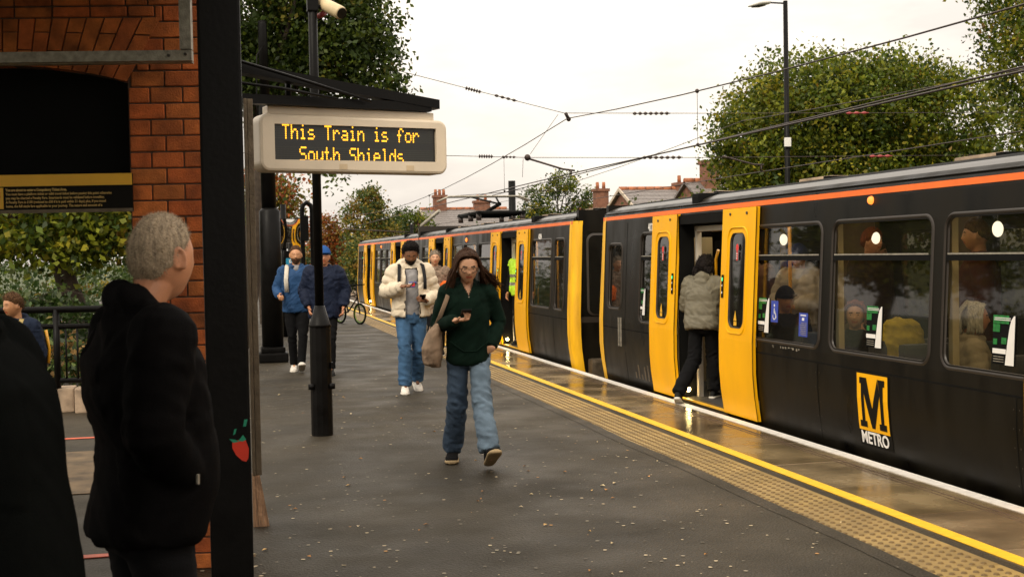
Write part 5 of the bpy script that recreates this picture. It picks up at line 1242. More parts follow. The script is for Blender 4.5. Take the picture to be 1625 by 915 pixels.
    if headgear:
        hm = fab('hat_'+headgear['name'], headgear['col']); g = MB(); D, F = dirs(40, 30); vs = []; ln = headgear.get('line', .22); tk = headgear.get('thick', .022)
        for d in D:
            p = head_pt(d); th = ln-.35*max(0, -d.y); mk = sstep(th-.03, th+.05, d.z); vs.append(X @ HT @ (p+d*((tk+.003*math.sin(d.x*40)*(headgear['kind'] == 'beanie')+.012*cl(d.z))*mk-.012*(1-mk))))
        g.add(vs, F, hm, smooth=True)
        if headgear['kind'] == 'cap': g.loft([(.0, .078, .055, .105), (.006, .080, .060, .108), (.012, .074, .052, .105)], hm, 24, X @ HT @ T((0, 0, .034)) @ RX(.12))
        else: g.tube([X @ HT @ Vector((.088*math.sin(t), .108*math.cos(t)-.006, .028-.028*(math.cos(t) < 0)*abs(math.cos(t)))) for t in np.linspace(0, 2*PI, 25)], .015*s, hm, 8, cap=False)
        part('cap' if headgear['kind'] == 'cap' else 'beanie', g, root)
    # ---- top garment
    tp = dict(mat=fab('plain_black', (.006, .006, .0065)), hem=.84, b=0, wr=.006, puff=0, pitch=.085, hood=None); tp.update(top or {})
    bk_ = tp['b']; g = MB(); m = tp['mat']; hz = tp['hem']
    zs = [(hz, .172*wd+bk_, .128+bk_*.9), (hz+.03, .182*wd+bk_, .136+bk_)]+[(z_, a_*wd+bk_, c_+bk_) for z_, a_, c_ in ((.98, .180, .132), (1.10, .172, .126), (1.24, .185, .132), (1.34, .188, .124)) if z_ > hz+.06]+[(1.41, .162*wd+bk_*.8, .100+bk_*.7), (1.455, .105*wd+bk_*.5, .080+bk_*.5), (1.49, .068+bk_*.4, .066+bk_*.3)]
    hang = pose.get('hang', 0)
    g.loft([(z_, a_, c_, -.008+tp.get('belly', 0)*math.exp(-((z_-1.05)/.16)**2)) for z_, a_, c_ in zs], m, 32, U, 2.35)
    for k in 'RL':
        e_, w2 = el[k], wr_[k]; dd = (w2-e_).normalized(); sx = tp.get('sl', 1)
        g.capsule([sh[k]+Vector((0, 0, -.005)), sh[k].lerp(e_, .5), e_, e_.lerp(w2, .55), w2-dd*.015], [.070*wd*sx+bk_*.9, .062*wd*sx+bk_*.9, .054*wd*sx+bk_*.9, .048*sx+bk_*.9, .040*sx+bk_*.5], m, 16, cap1=.3)
    if tp['hood'] == 'down':
        pts = []; rad = []
        for t in np.linspace(-2.5, 2.5, 15): pts.append(U @ Vector((.098*math.sin(t), -.035-.085*math.cos(t), 1.455+.035*math.cos(t)-.02*(1-math.cos(t))))); rad.append(.026+.020*max(0, math.cos(t)))
        hz_ = tp.get('hoodup', 0); g.capsule([p_+Vector((0, hz_*1.7, hz_*.6)) for p_ in pts], [r_+hz_*.15 for r_ in rad], m, 12); g.ball(U @ Vector((0, -.105-bk_*.5+hz_*1.5, 1.385-hz_*.3)), (.095+hz_, .036+hz_, .075+hz_), m)
    if tp['hood'] == 'collar':
        pts = [U @ Vector((.080*math.sin(t), -.008-.078*math.cos(t), 1.475+.012*math.cos(t))) for t in np.linspace(-2.7, 2.7, 15)]; g.capsule(pts, .026+bk_*.3, m, 10)
    if tp['hood'] == 'big':
        pts = [U @ Vector((.125*math.sin(t), -.020-.105*math.cos(t), 1.475+.03*math.cos(t)-.012*(1-math.cos(t)))) for t in np.linspace(-2.45, 2.45, 17)]; g.capsule(pts, [.040+.022*max(0, math.cos(t)) for t in np.linspace(-2.45, 2.45, 17)], m, 12)
    me = remesh(g, tp.get('vox', .011), 5)
    spine = [(U @ Vector((0, 0, hz)), U @ Vector((0, 0, 1.47)))]; seg = spine+[(sh['R'], el['R']), (el['R'], wr_['R']), (sh['L'], el['L']), (el['L'], wr_['L'])]
    cloth(me, X, tp.get('name', 'jacket'), root, tp.get('mats', [m]), seg, tp['wr'], tp['puff'], tp['pitch'], sum(map(ord, label)) % 50, tp.get('matfn'), tp.get('cut'), tp.get('freq', 1))
    # ---- trousers
    lg = dict(mat=fab('dark_trousers', (.0055, .0055, .006)), knee=.070, cuff=.064, wr=.007); lg.update(legs or {}); g = MB(); m = lg['mat']
    g.loft([(.80, .150*wd, .105, 0), (.86, .168*wd, .118, 0), (.93, .170*wd, .118, 0), (1.0, .150*wd, .105, 0), (1.03, .12, .09, 0)], m, 28)
    for k in 'RL':
        h_, k_, a_ = hp__[k], kn[k], an[k]; dd = (a_-k_).normalized()
        g.capsule([h_, h_.lerp(k_, .5), k_, k_.lerp(a_, .5), a_-dd*.005], [.096*wd, .085*wd+.004, lg['knee'], (lg['knee']+lg['cuff'])/2, lg['cuff']], m, 18, cap1=.25)
    me = remesh(g, .011, 4); seg = []
    for k in 'RL': seg += [(hp__[k], kn[k]), (kn[k], an[k])]
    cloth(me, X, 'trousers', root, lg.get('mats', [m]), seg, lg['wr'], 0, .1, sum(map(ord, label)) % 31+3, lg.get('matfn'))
    if not skipshoes:
        shd = dict(mat=fab('shoe_black', (.012, .012, .012), rough=.6), sole=fab('sole_black', (.02, .02, .02), rough=.6)); shd.update(shoes or {})
        for k in 'RL':
            u_, so_ = MB(), MB(); f_ = Lg[k][2] if len(Lg[k]) > 2 else (0, 0)
            shoe(u_, so_, an[k], f_[0], f_[1], shd['mat'], shd['sole'], shd.get('k', 1.06))
            u_.v = [tuple(X @ Vector(v)) for v in u_.v]; so_.v = [tuple(X @ Vector(v)) for v in so_.v]
            so = part('shoe', u_, root); part('sole', so_, so)
    if extras: extras(root, X, U, HT, sh, el, wr_, s)
    return root
def pstrap(mb, X, pts, wd, m, up=(0, 0, 1), th=.25): mb.tube([X @ Vector(p) for p in pts], wd, m, 8, sq=(th, 1), up=up)
def lp(v): return Vector(v)
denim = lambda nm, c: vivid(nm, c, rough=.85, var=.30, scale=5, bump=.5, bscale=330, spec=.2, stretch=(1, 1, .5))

# --- woman in the dark green hoodie
grn = fab('dark_green_fleece', (.0032, .0125, .0075), var=.2)
def ex_w(root, X, U, HT, sh, el, wr_, s):
    g = MB(); m = vivid('glasses_frame', (.045, .022, .008), rough=.3)
    for sd in (1, -1): g.tube([X @ HT @ Vector((sd*.031+.024*math.cos(t), .094-.010*abs(math.cos(t)), .004+.020*math.sin(t))) for t in np.linspace(0, 2*PI, 17)], .0030*s, m, 6, cap=False); g.tube([X @ HT @ Vector(p) for p in ((sd*.055, .088, .008), (sd*.074, .04, .008), (sd*.078, -.01, .006))], .0018*s, m, 5)
    g.tube([X @ HT @ Vector(p) for p in ((-.008, .098, .008), (0, .104, .010), (.008, .098, .008))], .002*s, m, 5); part('glasses', g, root)
    g = MB()
    for sd in (1, -1): g.capsule([X @ HT @ Vector((sd*.082, .006, -.006)), X @ HT @ Vector((sd*.082, .012, -.030))], .0065*s, M['sticker_white'], 8)
    part('earbuds', g, root)
    g = MB(); g.tube([X @ U @ Vector((.052*math.sin(t), .062+.028*math.cos(t), 1.475-.050*(1+math.cos(t)))) for t in np.linspace(-2.6, 2.6, 15)], .0016, M['galv'], 5); g.ball(X @ U @ Vector((0, .112, 1.372)), .006, M['galv']); part('necklace', g, root)
    g = MB(); g.capsule([X @ Vector((-.155, .128, 1.01)), X @ Vector((-.05, .140, .93)), X @ Vector((.05, .140, .93)), X @ Vector((.155, .128, 1.01))], .006, grn, 6); part('pocket_seam', g, root)
    ph = thing('mobile_phone', 'dark phone held up by the woman in the green hoodie', 'phone', X @ Vector((.05, .30, 1.26)))
    q = frame(X @ Vector((.045, .30, 1.252)), X.to_3x3() @ Vector((1, 0, 0)), X.to_3x3() @ Vector((0, .85, .30))); g = MB(); g.bevbox(-.037, .037, -.072, .072, -.005, .005, M['black_paint'], .004, q); part('case', g, ph)
    g = MB(); g.quad(*[q @ Vector(v) for v in ((-.034, -.068, .0055), (.034, -.068, .0055), (.034, .068, .0055), (-.034, .068, .0055))], vivid('phone_glass', (.02, .022, .025), rough=.08)); part('screen', g, ph)
    bg_ = thing('tote_bag', 'tan canvas tote bag hanging from the shoulder of the woman in the hoodie', 'bag', X @ Vector((.30, -.06, .85))); m = fab('tan_canvas', (.30, .21, .14), var=.25, bscale=300)
    g = MB(); g.loft([(.80, .05, .15, -.07, .275), (.83, .075, .185, -.07, .285), (.95, .085, .20, -.06, .29), (1.08, .06, .18, -.05, .27), (1.14, .03, .165, -.05, .255), (1.16, .012, .15, -.05, .25)], m, 28); me = remesh(g, .011, 4)
    cloth(me, X, 'bag_body', bg_, [m], [(Vector((.28, -.06, .8)), Vector((.25, -.06, 1.2)))], .012, seed=3)
    g = MB(); pstrap(g, X, [(.27, .03, 1.12), (.232, .105, 1.22), (.175, .105, 1.36), (.135, .04, 1.482), (.135, -.03, 1.485), (.18, -.12, 1.36), (.25, -.15, 1.14)], .017, m, up=(0, 1, 0)); part('strap', g, bg_)
hair_w = dict(name='dark_brown', col=(.048, .022, .011), line=(.76, .10, -.75), thick=(.006, .008), noise=(.002, 40), seed=4, strands=[
  (((.003, .070, .100), (.003, -.05, .128)), [((.055, .062, .092), (.06, -.05, .10), .004), ((.086, .045, .03), (.093, -.05, .03), .006), ((.098, .035, -.06), (.10, -.05, -.06), .012), ((.12, .03, -.14), (.11, -.06, -.16), .016), ((.145, .01, -.21), (.12, -.08, -.25), .024)], 190, .0042),
  (((-.003, .070, .100), (-.003, -.05, .128)), [((-.055, .062, .092), (-.06, -.05, .10), .004), ((-.086, .045, .03), (-.093, -.05, .03), .006), ((-.105, .035, -.05), (-.105, -.05, -.05), .014), ((-.14, .02, -.12), (-.12, -.06, -.15), .022), ((-.19, -.01, -.19), (-.14, -.08, -.24), .032)], 210, .0042),
  (((.055, .04, .085), (.078, -.05, .05)), [((.088, .035, .01), (.095, -.06, 0), .008), ((.125, .03, -.09), (.12, -.08, -.10), .018), ((.165, .02, -.17), (.13, -.09, -.20), .028), ((.215, -.01, -.24), (.13, -.09, -.28), .035)], 120, .0055),
  (((-.055, .04, .085), (-.078, -.05, .05)), [((-.092, .03, .01), (-.10, -.06, 0), .010), ((-.15, .01, -.06), (-.12, -.08, -.08), .022), ((-.205, -.02, -.10), (-.14, -.09, -.15), .035), ((-.245, -.03, -.16), (-.15, -.08, -.21), .045)], 150, .0055),
  (((.05, -.08, .03), (-.05, -.08, .03)), [((.07, -.11, -.06), (-.07, -.11, -.06), .01), ((.08, -.12, -.16), (-.08, -.12, -.16), .02), ((.08, -.12, -.25), (-.08, -.12, -.25), .03)], 60, .007)])
def shoe_stripes(root, X, an, yaw): pass
person('woman in glasses and dark green hoodie walking and looking at her phone', (1.83, 9.22, 0), R(175), 1.64, 'pale',
  pose=dict(lean=.04, hyaw=.02, hpitch=.22, hs=1.12, arms={'R': ((.245, -.035, 1.13), (.12, .215, 1.195), (-.75, .55, .12), (0, .1, 1), .55, 1), 'L': ((-.265, -.06, 1.15), (-.175, .075, .955), (.9, -.35, -.35), (.3, -1, 0), .6)},
   legs={'R': ((.095, -.03, .495), (.125, -.20, .095), (-.15, .06)), 'L': ((-.085, .17, .505), (-.12, .30, .150), (.10, .50))}),
  top=dict(mat=grn, hem=.815, b=.010, sl=1.12, wr=.009, cut=lambda c: c.y > .02 and c.z > 1.385 and abs(c.x) < (c.z-1.385)*.50, name='hoodie', hood='down', vox=.009, freq=.6), female=True, vox=.0055, hair=hair_w,
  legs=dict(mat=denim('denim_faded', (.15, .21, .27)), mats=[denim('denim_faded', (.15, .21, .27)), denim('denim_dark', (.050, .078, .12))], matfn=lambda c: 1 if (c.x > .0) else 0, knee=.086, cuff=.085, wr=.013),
  shoes=dict(mat=fab('canvas_black', (.006, .006, .0065)), sole=fab('gum_sole', (.42, .31, .17), rough=.6), k=1.16), extras=ex_w)
# --- man in the cream puffer
crm = fab('cream_puffer', (.62, .53, .40), rough=.55, var=.08, bump=.1)
def ex_c(root, X, U, HT, sh, el, wr_, s):
    g = MB(); m = fab('grey_jersey', (.27, .26, .26)); g.loft([(.90, .150, .112, .012), (1.0, .155, .120, .012), (1.2, .155, .124, .010), (1.36, .14, .110, .005), (1.44, .09, .08, 0), (1.475, .062, .064, 0)], m, 26, U); me = remesh(g, .012, 3); cloth(me, X, 'sweatshirt', root, [m], [(Vector((0, 0, .9)), Vector((0, 0, 1.45)))], .005)
    g = MB(); y = .139
    q = lambda x0, x1, z0, z1, m_, o=0: g.add([X @ U @ Vector((x, y+o, z)) for x, z in ((x0, z0), (x1, z0), (x1, z1), (x0, z1))]+[X @ U @ Vector((x, y+o-.02, z)) for x, z in ((x0, z0), (x1, z0), (x1, z1), (x0, z1))], [(0, 1, 2, 3), (0, 1, 5, 4), (1, 2, 6, 5), (2, 3, 7, 6), (3, 0, 4, 7)], m_)
    q(-.055, .03, 1.275, 1.285, M['sticker_blue']); q(.0, .04, 1.235, 1.272, M['sticker_white']); q(-.035, .0, 1.235, 1.272, M['sticker_red']); q(-.035, .04, 1.228, 1.234, M['sticker_blue']); part('printed_flag', g, root)
    g = MB(); m = fab('black_webbing', (.02, .02, .022))
    for sd in (1, -1): g = MB(); pstrap(g, X @ U, [(sd*.15, .165, 1.20), (sd*.150, .178, 1.32), (sd*.135, .10, 1.475), (sd*.13, -.04, 1.50)], .020, m, up=(0, 1, 0)); part('backpack_strap', g, root)
    g = MB()
    for sd in (1, -1): g.tube([X @ U @ Vector((sd*(.072+.02*(1.4-z)/.5), .150-.03*(z > 1.3), z)) for z in (.86, 1.0, 1.15, 1.3, 1.42)], .006, M['rubber'], 6)
    part('zip', g, root)
    ph = thing('mobile_phone', 'small dark phone held low by the man in the cream puffer', 'phone', X @ Vector((-.08, .30, 1.10))); qf = frame(X @ U @ Vector((-.10, .315, 1.115)), X.to_3x3() @ Vector((1, 0, 0)), X.to_3x3() @ Vector((0, .8, .5))); g = MB(); g.bevbox(-.036, .036, -.06, .06, -.005, .005, M['black_paint'], .004, qf); part('case', g, ph)
person('man in an open cream puffer jacket with a grey top looking down at his phone', (2.17, 14.35, 0), R(178), 1.77, 'brown',
  pose=dict(lean=.02, hpitch=.42, arms={'R': ((.29, -.02, 1.16), (.13, .25, 1.24), (-.75, .35, .05), (.1, .3, 1), .25, 1), 'L': ((-.28, -.03, 1.12), (-.15, .24, 1.07), (.7, .5, .05), (0, -.1, 1), .6, -1)},
   legs={'R': ((.085, .10, .50), (.10, .10, .09), (-.1, 0)), 'L': ((-.085, .0, .49), (-.075, -.20, .13), (.05, -.25))}),
  top=dict(mat=crm, hem=.87, b=.042, puff=.016, pitch=.095, wr=.006, hood='big', name='puffer_jacket', cut=lambda c: abs(c.x) < .070+.04*max(0, 1.25-c.z) and c.y > .02 and c.z < 1.44), vox=.0065,
  hair=dict(name='black_curly', col=(.012, .009, .008), line=(.76, .12, -.55), thick=(.040, .010), noise=(.014, 42), beard=True, fuzz=(2600, .020, .0024, 1.9)),
  legs=dict(mat=denim('denim_blue', (.045, .105, .20)), knee=.082, cuff=.080, wr=.012), shoes=dict(mat=fab('trainer_white', (.62, .58, .52)), sole=fab('sole_white', (.66, .62, .55), rough=.6)), extras=ex_c)
# --- person hidden behind him
def ex_h(root, X, U, HT, sh, el, wr_, s):
    bg_ = thing('carrier_bag', 'bright orange bag carried behind the man in the cream puffer', 'bag', X @ Vector((.27, .16, .9))); g = MB(); g.loft([(.98, .08, .10, .16, -.17), (1.02, .11, .13, .16, -.17), (1.2, .11, .13, .16, -.17), (1.25, .05, .10, .16, -.17)], fab('orange_nylon', (.65, .12, .02)), 20, X); part('bag_body', g, bg_)
person('grey-haired walker mostly hidden behind the man in the cream puffer', (3.30, 19.2, 0), R(176), 1.68, 'pale', top=dict(mat=fab('brown_patterned', (.20, .14, .10), var=.6, scale=30), hem=.7, b=.03, wr=.01, name='coat', hood='down'), hair=dict(name='ash_grey', col=(.24, .19, .14), line=(.6, -.2, -.7), thick=(.012, .014), noise=(.006, 30), fuzz=(700, .03, .003, 1.4)), extras=ex_h,
  pose=dict(arms={'L': ((-.26, 0, 1.12), (-.20, .18, .96), (0, .5, -.5), (.5, 0, 0), .7)}, legs={'R': ((.09, .12, .50), (.10, .12, .09)), 'L': ((-.09, -.04, .48), (-.10, -.25, .14), (0, -.3))}), shoes=dict(sole=fab('sole_white', (.66, .62, .55))))
# --- bearded man in blue
blu = fab('blue_shell', (.022, .062, .15), rough=.6)
def ex_b(root, X, U, HT, sh, el, wr_, s):
    g = MB(); pstrap(g, X @ U, [(.13, .150, 1.12), (.140, .150, 1.28), (.125, .09, 1.46), (.12, -.04, 1.485)], .030, fab('cream_strap', (.6, .55, .46)), up=(0, 1, 0)); part('backpack_strap', g, root)
    g = MB(); g.loft([(1.40, .045, .05, .055), (1.49, .05, .05, .03)], fab('grey_jersey', (.27, .26, .26)), 14, X @ U); part('collar', g, root)
person('bearded man in a blue jacket with a white strap striding past the tall mast', (1.04, 17.6, 0), R(176), 1.77, 'tan', pose=dict(lean=.04, arms={'R': ((.27, -.02, 1.15), (.24, .20, 1.07), (-.1, .8, -.1), (-1, 0, 0), .8), 'L': ((-.25, -.08, 1.14), (-.22, -.02, .90))},
   legs={'R': ((.075, .06, .50), (.06, -.06, .09), (-.05, 0)), 'L': ((-.075, .15, .51), (-.045, .22, .13), (.05, .4))}), top=dict(mat=blu, hem=.83, b=.02, wr=.011, hood='collar'), hair=dict(name='short_brown', col=(.07, .035, .018), line=(.80, .14, -.45), thick=(.016, .004), noise=(.004, 40), beard=True, fuzz=(900, .016, .002, 1.0)),
  shoes=dict(mat=fab('trainer_white', (.62, .58, .52)), sole=fab('sole_white', (.66, .62, .55))), extras=ex_b, legs=dict(knee=.066, cuff=.055))
person('man in a navy coat and bright blue cap walking behind the black pole', (1.38, 17.0, 0), R(177), 1.74, 'rose', pose=dict(lean=.03, arms={'R': ((.27, -.04, 1.16), (.22, .10, .94)), 'L': ((-.28, -.04, 1.16), (-.25, .10, .93))}, legs={'R': ((.075, .04, .50), (.06, -.05, .09)), 'L': ((-.075, .12, .50), (-.06, .12, .09))}),
  top=dict(mat=fab('navy_shell', (.009, .014, .032), rough=.65), hem=.78, b=.045, wr=.013, hood='collar', name='coat'), headgear=dict(kind='cap', name='blue', col=(.02, .075, .24), line=.22), hair=dict(name='ash_grey', col=(.24, .19, .14), line=(.6, -.1, -.5), thick=(.008, .012)))
person('distant person in a dark beanie and coat pushing a bicycle', (2.42, 29.2, 0), R(185), 1.60, 'rose', top=dict(mat=fab('plain_black', (.006, .006, .0065)), hem=.8, b=.03, wr=.01, hood='collar'), headgear=dict(kind='beanie', name='navy', col=(.01, .014, .035), line=.25), hair=dict(name='sandy', col=(.30, .17, .08), line=(.6, -.6, -1.2), thick=(.01, .03), noise=(.01, 20), strands=[(((-.07, 0, 0), (-.08, -.06, 0)), [((-.12, 0, -.08), (-.12, -.06, -.08), .02), ((-.16, 0, -.2), (-.14, -.06, -.2), .03)], 40, .008)]), pose=dict(arms={'L': ((-.27, .1, 1.15), (-.36, .3, 1.0))}), female=True, vox=.012)
# bicycle
bk = thing('bicycle', 'small-wheeled bicycle with lime green details held on the platform near the far train', 'bicycle', (3.0, 29.6, 0))
BX = T((3.0, 29.6, 0)) @ RZ(R(-62)); 
for wxp in (-.42, .42):
    g = MB(); g.tube([BX @ Vector((wxp+.235*math.cos(t), 0, .25+.235*math.sin(t))) for t in np.linspace(0, 2*PI, 33)], .024, M['black_matte'], 8, cap=False); w0 = part('wheel', g, bk)
    g = MB(); g.tube([BX @ Vector((wxp+.205*math.cos(t), 0, .25+.205*math.sin(t))) for t in np.linspace(0, 2*PI, 25)], .009, vivid('lime_metal', (.12, .22, .02), rough=.4), 6, cap=False)
    for k in range(10): t = k*PI/5; g.tube([BX @ Vector((wxp, 0, .25)), BX @ Vector((wxp+.2*math.cos(t), 0, .25+.2*math.sin(t)))], .003, M['galv'], 4)
    part('rim', g, w0)
g = MB(); F_ = lambda *ps: g.tube([BX @ Vector(p) for p in ps], .018, M['black_paint'], 8)
F_((-.42, 0, .25), (-.08, 0, .28), (.32, 0, .62)); F_((-.08, 0, .28), (-.18, 0, .68)); F_((-.42, 0, .25), (-.17, 0, .62), (.31, 0, .70)); F_((.42, 0, .25), (.32, 0, .70), (.30, 0, .92)); part('frame', g, bk)
g = MB(); g.tube([BX @ Vector(p) for p in ((.22, -.28, .94), (.30, -.12, .93), (.30, .12, .93), (.22, .28, .94))], .015, M['black_matte'], 8); part('handlebar', g, bk)
g = MB(); g.capsule([BX @ Vector((-.30, 0, .72)), BX @ Vector((-.08, 0, .72))], [.06, .025], M['black_matte'], 10, sq=(.5, 1)); part('saddle', g, bk)
# --- woman boarding
khk = fab('khaki_puffer', (.16, .145, .105), rough=.5, var=.15, bump=.1)
person('person with dark bushy hair in a short grey-green puffer stepping onto the train', (4.96, 12.2, .03), R(-40), 1.52, 'pale', face=False,
  pose=dict(lean=.16, hpitch=.15, arms={'R': ((.26, .12, 1.14), (.16, .36, 1.12), (-.1, 1, 0), (0, 0, 1), .5), 'L': ((-.25, .10, 1.14), (-.15, .32, 1.08), (.1, 1, 0), (0, 0, 1), .5)},
   legs={'L': ((-.09, -.06, .48), (-.19, -.40, .10), (.2, -.38)), 'R': ((.085, .14, .52), (.09, .10, .09), (0, 0))}),
  top=dict(mat=khk, hem=.83, b=.055, puff=.012, pitch=.17, wr=.012, hood='down', name='puffer_jacket'), hair=dict(name='black_bushy', col=(.012, .009, .008), line=(.5, -.5, -1.1), thick=(.030, .038), noise=(.016, 26), fuzz=(1600, .03, .0028, 2), strands=[(((.07, -.03, .02), (-.07, -.03, .02)), [((.11, -.09, -.04), (-.11, -.09, -.04), .02), ((.11, -.10, -.11), (-.11, -.10, -.11), .03)], 90, .009)]), legs=dict(knee=.09, cuff=.082, wr=.012), female=True,
  shoes=dict(mat=fab('shoe_black', (.012, .012, .012), rough=.6), sole=fab('sole_white', (.66, .62, .55))))
# --- guard in hi-vis
hv = vivid('hi_vis', (.48, .80, .03), rough=.6); 
person('guard in a yellow hi-vis vest in the doorway of the second train', (5.10, 20.75, .03), R(140), 1.76, 'rose', top=dict(mat=hv, mats=[hv, M['galv'], M['black_matte']], matfn=lambda c: 2 if abs(c.x) > .215 and c.z < 1.36 else (1 if (1.02 < c.z < 1.07 or 1.16 < c.z < 1.21) else 0), hem=.84, b=.02, wr=.008, name='hi_vis_vest', hood='collar'), hair=dict(name='short_brown', col=(.07, .035, .018), line=(.5, 0, -.45), thick=(.012, .010)), vox=.011)
# --- big man in the foreground
blk = fab('black_softshell', (.0032, .0028, .0028), rough=.8, var=.25, spec=.05)
def ex_m(root, X, U, HT, sh, el, wr_, s):
    g = MB(); m = fab('slate_panel', (.020, .018, .020), rough=.45)
    jk = [c for c in root.children if c.name.startswith('hooded')][0]; tgt = X @ Vector((.34, .12, .985)); ok, co_, no_, _ = jk.closest_point_on_mesh(tgt-Vector(root.location)); co_ = co_+Vector(root.location)
    g = MB(); g.bevbox(-.004, .004, -.014, .014, -.004, .004, M['galv'], .002, frame(co_+no_*.004, Vector((0, 0, 1)).cross(no_), (0, 0, 1))); part('zip_pull', g, root)
person('grey-haired man in a black hooded jacket with hand in pocket by the brick pillar', (-.225, 3.60, 0), R(-68), 1.735, 'rose',
  pose=dict(lean=.02, headfwd=.045, hyaw=R(24), hpitch=-.03, hs=1.04, arms={'R': ((.215, -.05, 1.14), (.145, .085, 1.0), (-.8, -.2, -.6), (-1, 0, 0), .6), 'L': ((-.19, .0, 1.14), (-.13, .10, .99), (.6, .1, -.7), (1, 0, 0), .5)}),
  top=dict(mat=blk, hem=.83, b=.030, puff=.003, pitch=.11, wr=.008, hood='down', vox=.009, name='hooded_jacket', hoodup=.035, belly=.05, freq=.7), vox=.005, hair=dict(name='salt_grey', col=(.36, .28, .19), col2=(.52, .42, .29), line=(.66, .02, -.72), thick=(.008, .001), noise=(.0012, 90), nobrow=True, fuzz=(9000, .011, .0006, 1.2)), extras=ex_m, legs=dict(knee=.085, cuff=.075))
# --- person passing at the left edge
person('figure in a long dark coat passing at the left edge of the photo', (-.565, 3.10, 0), R(75), 1.69, 'rose', pose=dict(lean=.12, arms={'R': ((.26, .0, 1.13), (.22, .16, .92)), 'L': ((-.29, -.05, 1.13), (-.27, .08, .90))}), top=dict(mat=fab('dark_teal_coat', (.0030, .0036, .0032), rough=.85, spec=.04), hem=.50, b=.075, wr=.005, freq=.5, hood='collar', name='coat'), hair=dict(name='ash_grey', col=(.24, .19, .14), line=(.5, 0, -.5), thick=(.015, .012)), legs=dict(knee=.1, cuff=.09))
# --- boy with backpack
def ex_k(root, X, U, HT, sh, el, wr_, s):
    bp = thing('backpack', 'black backpack with yellow stripes on the boy behind the railing side', 'backpack', X @ Vector((0, -.2, 1.2))); g = MB(); m = fab('pack_black', (.015, .015, .018)); g.loft([(.92, .12, .06, -.22), (.96, .17, .10, -.23), (1.2, .18, .11, -.23), (1.38, .15, .08, -.20), (1.42, .08, .04, -.18)], m, 24, X); part('pack_body', g, bp)
    g = MB()
    for sd in (1, -1): pstrap(g, X, [(sd*.13, .14, 1.12), (sd*.14, .15, 1.3), (sd*.12, .05, 1.47), (sd*.12, -.12, 1.44)], .028, fab('strap_yellow', (.40, .30, .12)), up=(0, 1, 0))
    g.tube([X @ Vector((-.19, -.25, 1.0)), X @ Vector((-.19, -.27, 1.15)), X @ Vector((-.17, -.25, 1.35))], .012, M['pole_yel'], 6); part('strap', g, bp)
person('boy with brown hair and a black backpack standing in front of the railing', (-1.62, 10.6, 0), R(150), 1.36, 'tan', pose=dict(hyaw=R(-20), hpitch=.08, arms={'L': ((-.24, -.05, 1.12), (-.22, .08, .90)), 'R': ((.24, -.05, 1.12), (.22, .08, .90))}), top=dict(mat=fab('navy_school', (.012, .018, .035)), hem=.82, b=.03, wr=.01, hood='down'), hair=dict(name='mid_brown', col=(.09, .045, .02), line=(.60, 0, -.4), thick=(.02, .012), noise=(.006, 30), fuzz=(1200, .03, .0022, 1.2)), extras=ex_k, vox=.008)
def bobs(zl, xo, k):
    out = []
    for sd in (1, -1): out.append((((sd*.003, .070, .100), (sd*.003, -.06, .126)), [((sd*.055, .060, .090), (sd*.060, -.06, .095), .004), ((sd*.086, .040, .03), (sd*.094, -.06, .03), .005), ((sd*xo, .035, -.03), (sd*xo, -.06, -.03), .006), ((sd*xo*.95, .045, zl), (sd*xo*.9, -.07, zl), .008)], k, .0055))
    out.append((((.06, -.05, .11), (-.06, -.05, .11)), [((.07, -.10, .05), (-.07, -.10, .05), .006), ((.085, -.11, -.02), (-.085, -.11, -.02), .008), ((.085, -.105, zl), (-.085, -.105, zl), .008)], k, .0055)); return out
# --- passengers seen through the windows of the near train
def sit(z=.46): return dict(R=((.10, .42, .93), (.10, .46, .52)), L=((-.10, .42, .93), (-.10, .46, .52)))
def seated(label, x, y, r, headz, H=1.66, **k):
    zz = headz-1.625*H/1.75
    ps = dict(legs=sit(), arms={'R': ((.22, .04, 1.13), (.10, .22, .98)), 'L': ((-.22, .04, 1.13), (-.10, .22, .98))}); ps.update(k.pop('pose', {}))
    return person(label, (x, y, zz), r, H, pose=ps, group='passengers', vox=.009, skipshoes=False, **k)
seated('seated older woman with a silver bob and quilted beige jacket, third train window', 5.27, 7.86, R(-115), 1.075, sk='rose', top=dict(mat=fab('beige_quilt', (.27, .22, .15)), hem=.85, b=.025, puff=.006, pitch=.06, wr=.006, hood='collar'), hair=dict(name='silver', col=(.42, .38, .30), line=(.74, .10, -1.0), thick=(.010, .012), noise=(.002, 40), strands=bobs(-.10, .10, 130)), female=True)
seated('seated young woman with red hair and black coat looking out, second train window', 5.25, 9.50, R(165), 1.03, sk='pale', top=dict(mat=fab('plain_black', (.006, .006, .0065)), hem=.85, b=.02), hair=dict(name='auburn', col=(.16, .035, .008), line=(.78, .14, -.8), thick=(.008, .008), noise=(.002, 40), strands=bobs(-.07, .088, 90)), female=True, pose=dict(hyaw=-.3))
seated('seated man in a dark cap behind the wheelchair sign, first train window', 5.35, 11.05, R(175), 1.10, sk='rose', top=dict(mat=fab('plain_black', (.006, .006, .0065)), hem=.85, b=.03), headgear=dict(kind='cap', name='black', col=(.012, .012, .015), line=.2), hair=dict(name='short_brown', col=(.07, .035, .018), line=(.6, 0, -.4), thick=(.006, .008)))
def stand(label, x, y, r, H, **k): return person(label, (x, y, .03), r, H, group='passengers', vox=.011, **k)
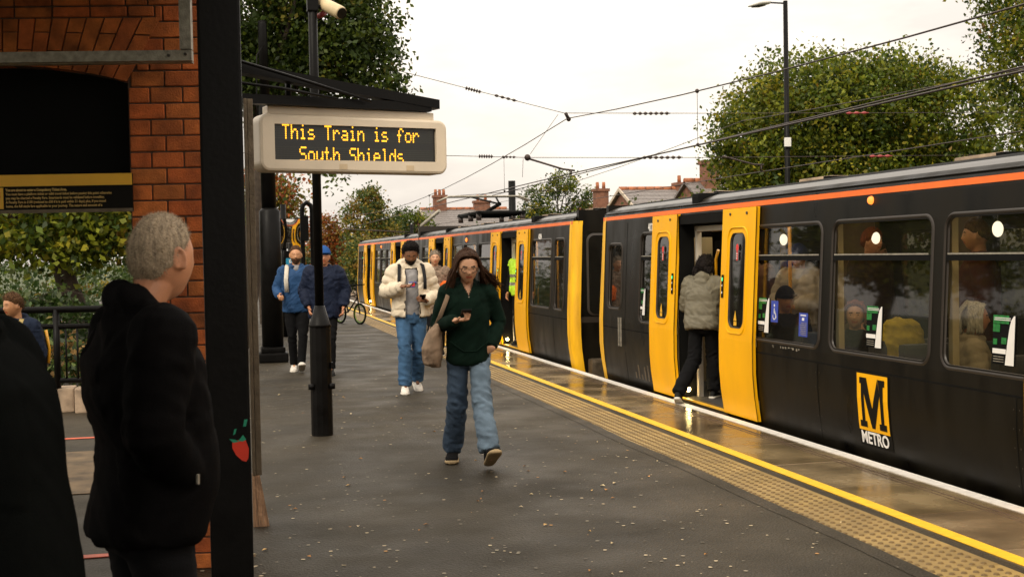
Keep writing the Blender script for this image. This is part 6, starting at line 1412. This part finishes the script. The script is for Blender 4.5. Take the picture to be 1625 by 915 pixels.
stand('standing passenger in a beige puffer and blue beanie, first train window', 5.75, 11.52, R(120), 1.60, sk='rose', top=dict(mat=fab('beige_puffer', (.30, .25, .18), rough=.6), hem=.75, b=.05, puff=.014, pitch=.13, hood='big'), headgear=dict(kind='beanie', name='royal', col=(.01, .02, .10), line=.15), hair=dict(name='short_brown', col=(.07, .035, .018), line=(.6, 0, -.4), thick=(.006, .008)), pose=dict(arms={'R': ((.26, .05, 1.15), (.10, .26, 1.12)), 'L': ((-.26, .05, 1.15), (-.10, .26, 1.08))}))
stand('standing passenger in a dark red coat inside the third train window', 6.1, 9.0, R(60), 1.78, sk='tan', top=dict(mat=fab('dark_red_coat', (.055, .012, .006)), hem=.7, b=.03), hair=dict(name='short_brown', col=(.07, .035, .018), line=(.5, 0, -.4), thick=(.02, .012)))
stand('standing passenger in a black coat and red scarf inside the second window', 6.0, 10.55, R(200), 1.75, sk='rose', top=dict(mat=fab('brown_coat', (.03, .016, .009)), hem=.7, b=.03), hair=dict(name='auburn', col=(.22, .055, .015), line=(.5, -.2, -.6), thick=(.02, .02)))
stand('standing passenger with a grey hood far inside the second window', 6.6, 11.5, R(230), 1.62, sk='rose', top=dict(mat=fab('drab_coat', (.09, .075, .05)), hem=.7, b=.05, hood='big'), hair=dict(name='short_brown', col=(.07, .035, .018), line=(.5, 0, -.4), thick=(.02, .012)))
stand('standing passenger with dark coat deep inside the third window', 6.5, 7.6, R(150), 1.72, sk='rose', top=dict(mat=fab('plain_black', (.006, .006, .0065)), hem=.7, b=.03), hair=dict(name='black_curly', col=(.012, .009, .008), line=(.5, 0, -.4), thick=(.02, .012)))
stand('passenger in a pink-brown jumper standing inside behind the boarding person', 5.95, 13.1, R(160), 1.66, sk='tan', top=dict(mat=fab('pink_jumper', (.20, .10, .06)), hem=.8, b=.02), hair=dict(name='black_curly', col=(.012, .009, .008), line=(.5, 0, -.4), thick=(.02, .012)))
bp = thing('backpack', 'olive yellow backpack on a seat inside the second train window', 'backpack', (5.3, 8.9, .6)); g = MB(); m = fab('olive_pack', (.30, .22, .02), var=.3); g.loft([(.62, .14, .10, 0), (.68, .19, .13, 0), (.85, .20, .14, 0), (.98, .16, .11, 0), (1.03, .07, .05, 0)], m, 24); me = remesh(g, .012, 3); cloth(me, T((5.28, 8.83, 0)), 'pack_body', bp, [m], [(Vector((0, 0, .6)), Vector((0, 0, 1.0)))], .015)
for o in list(bpy.data.objects):
    if o.type == 'MESH' and o.users_collection == (): COL.objects.link(o)
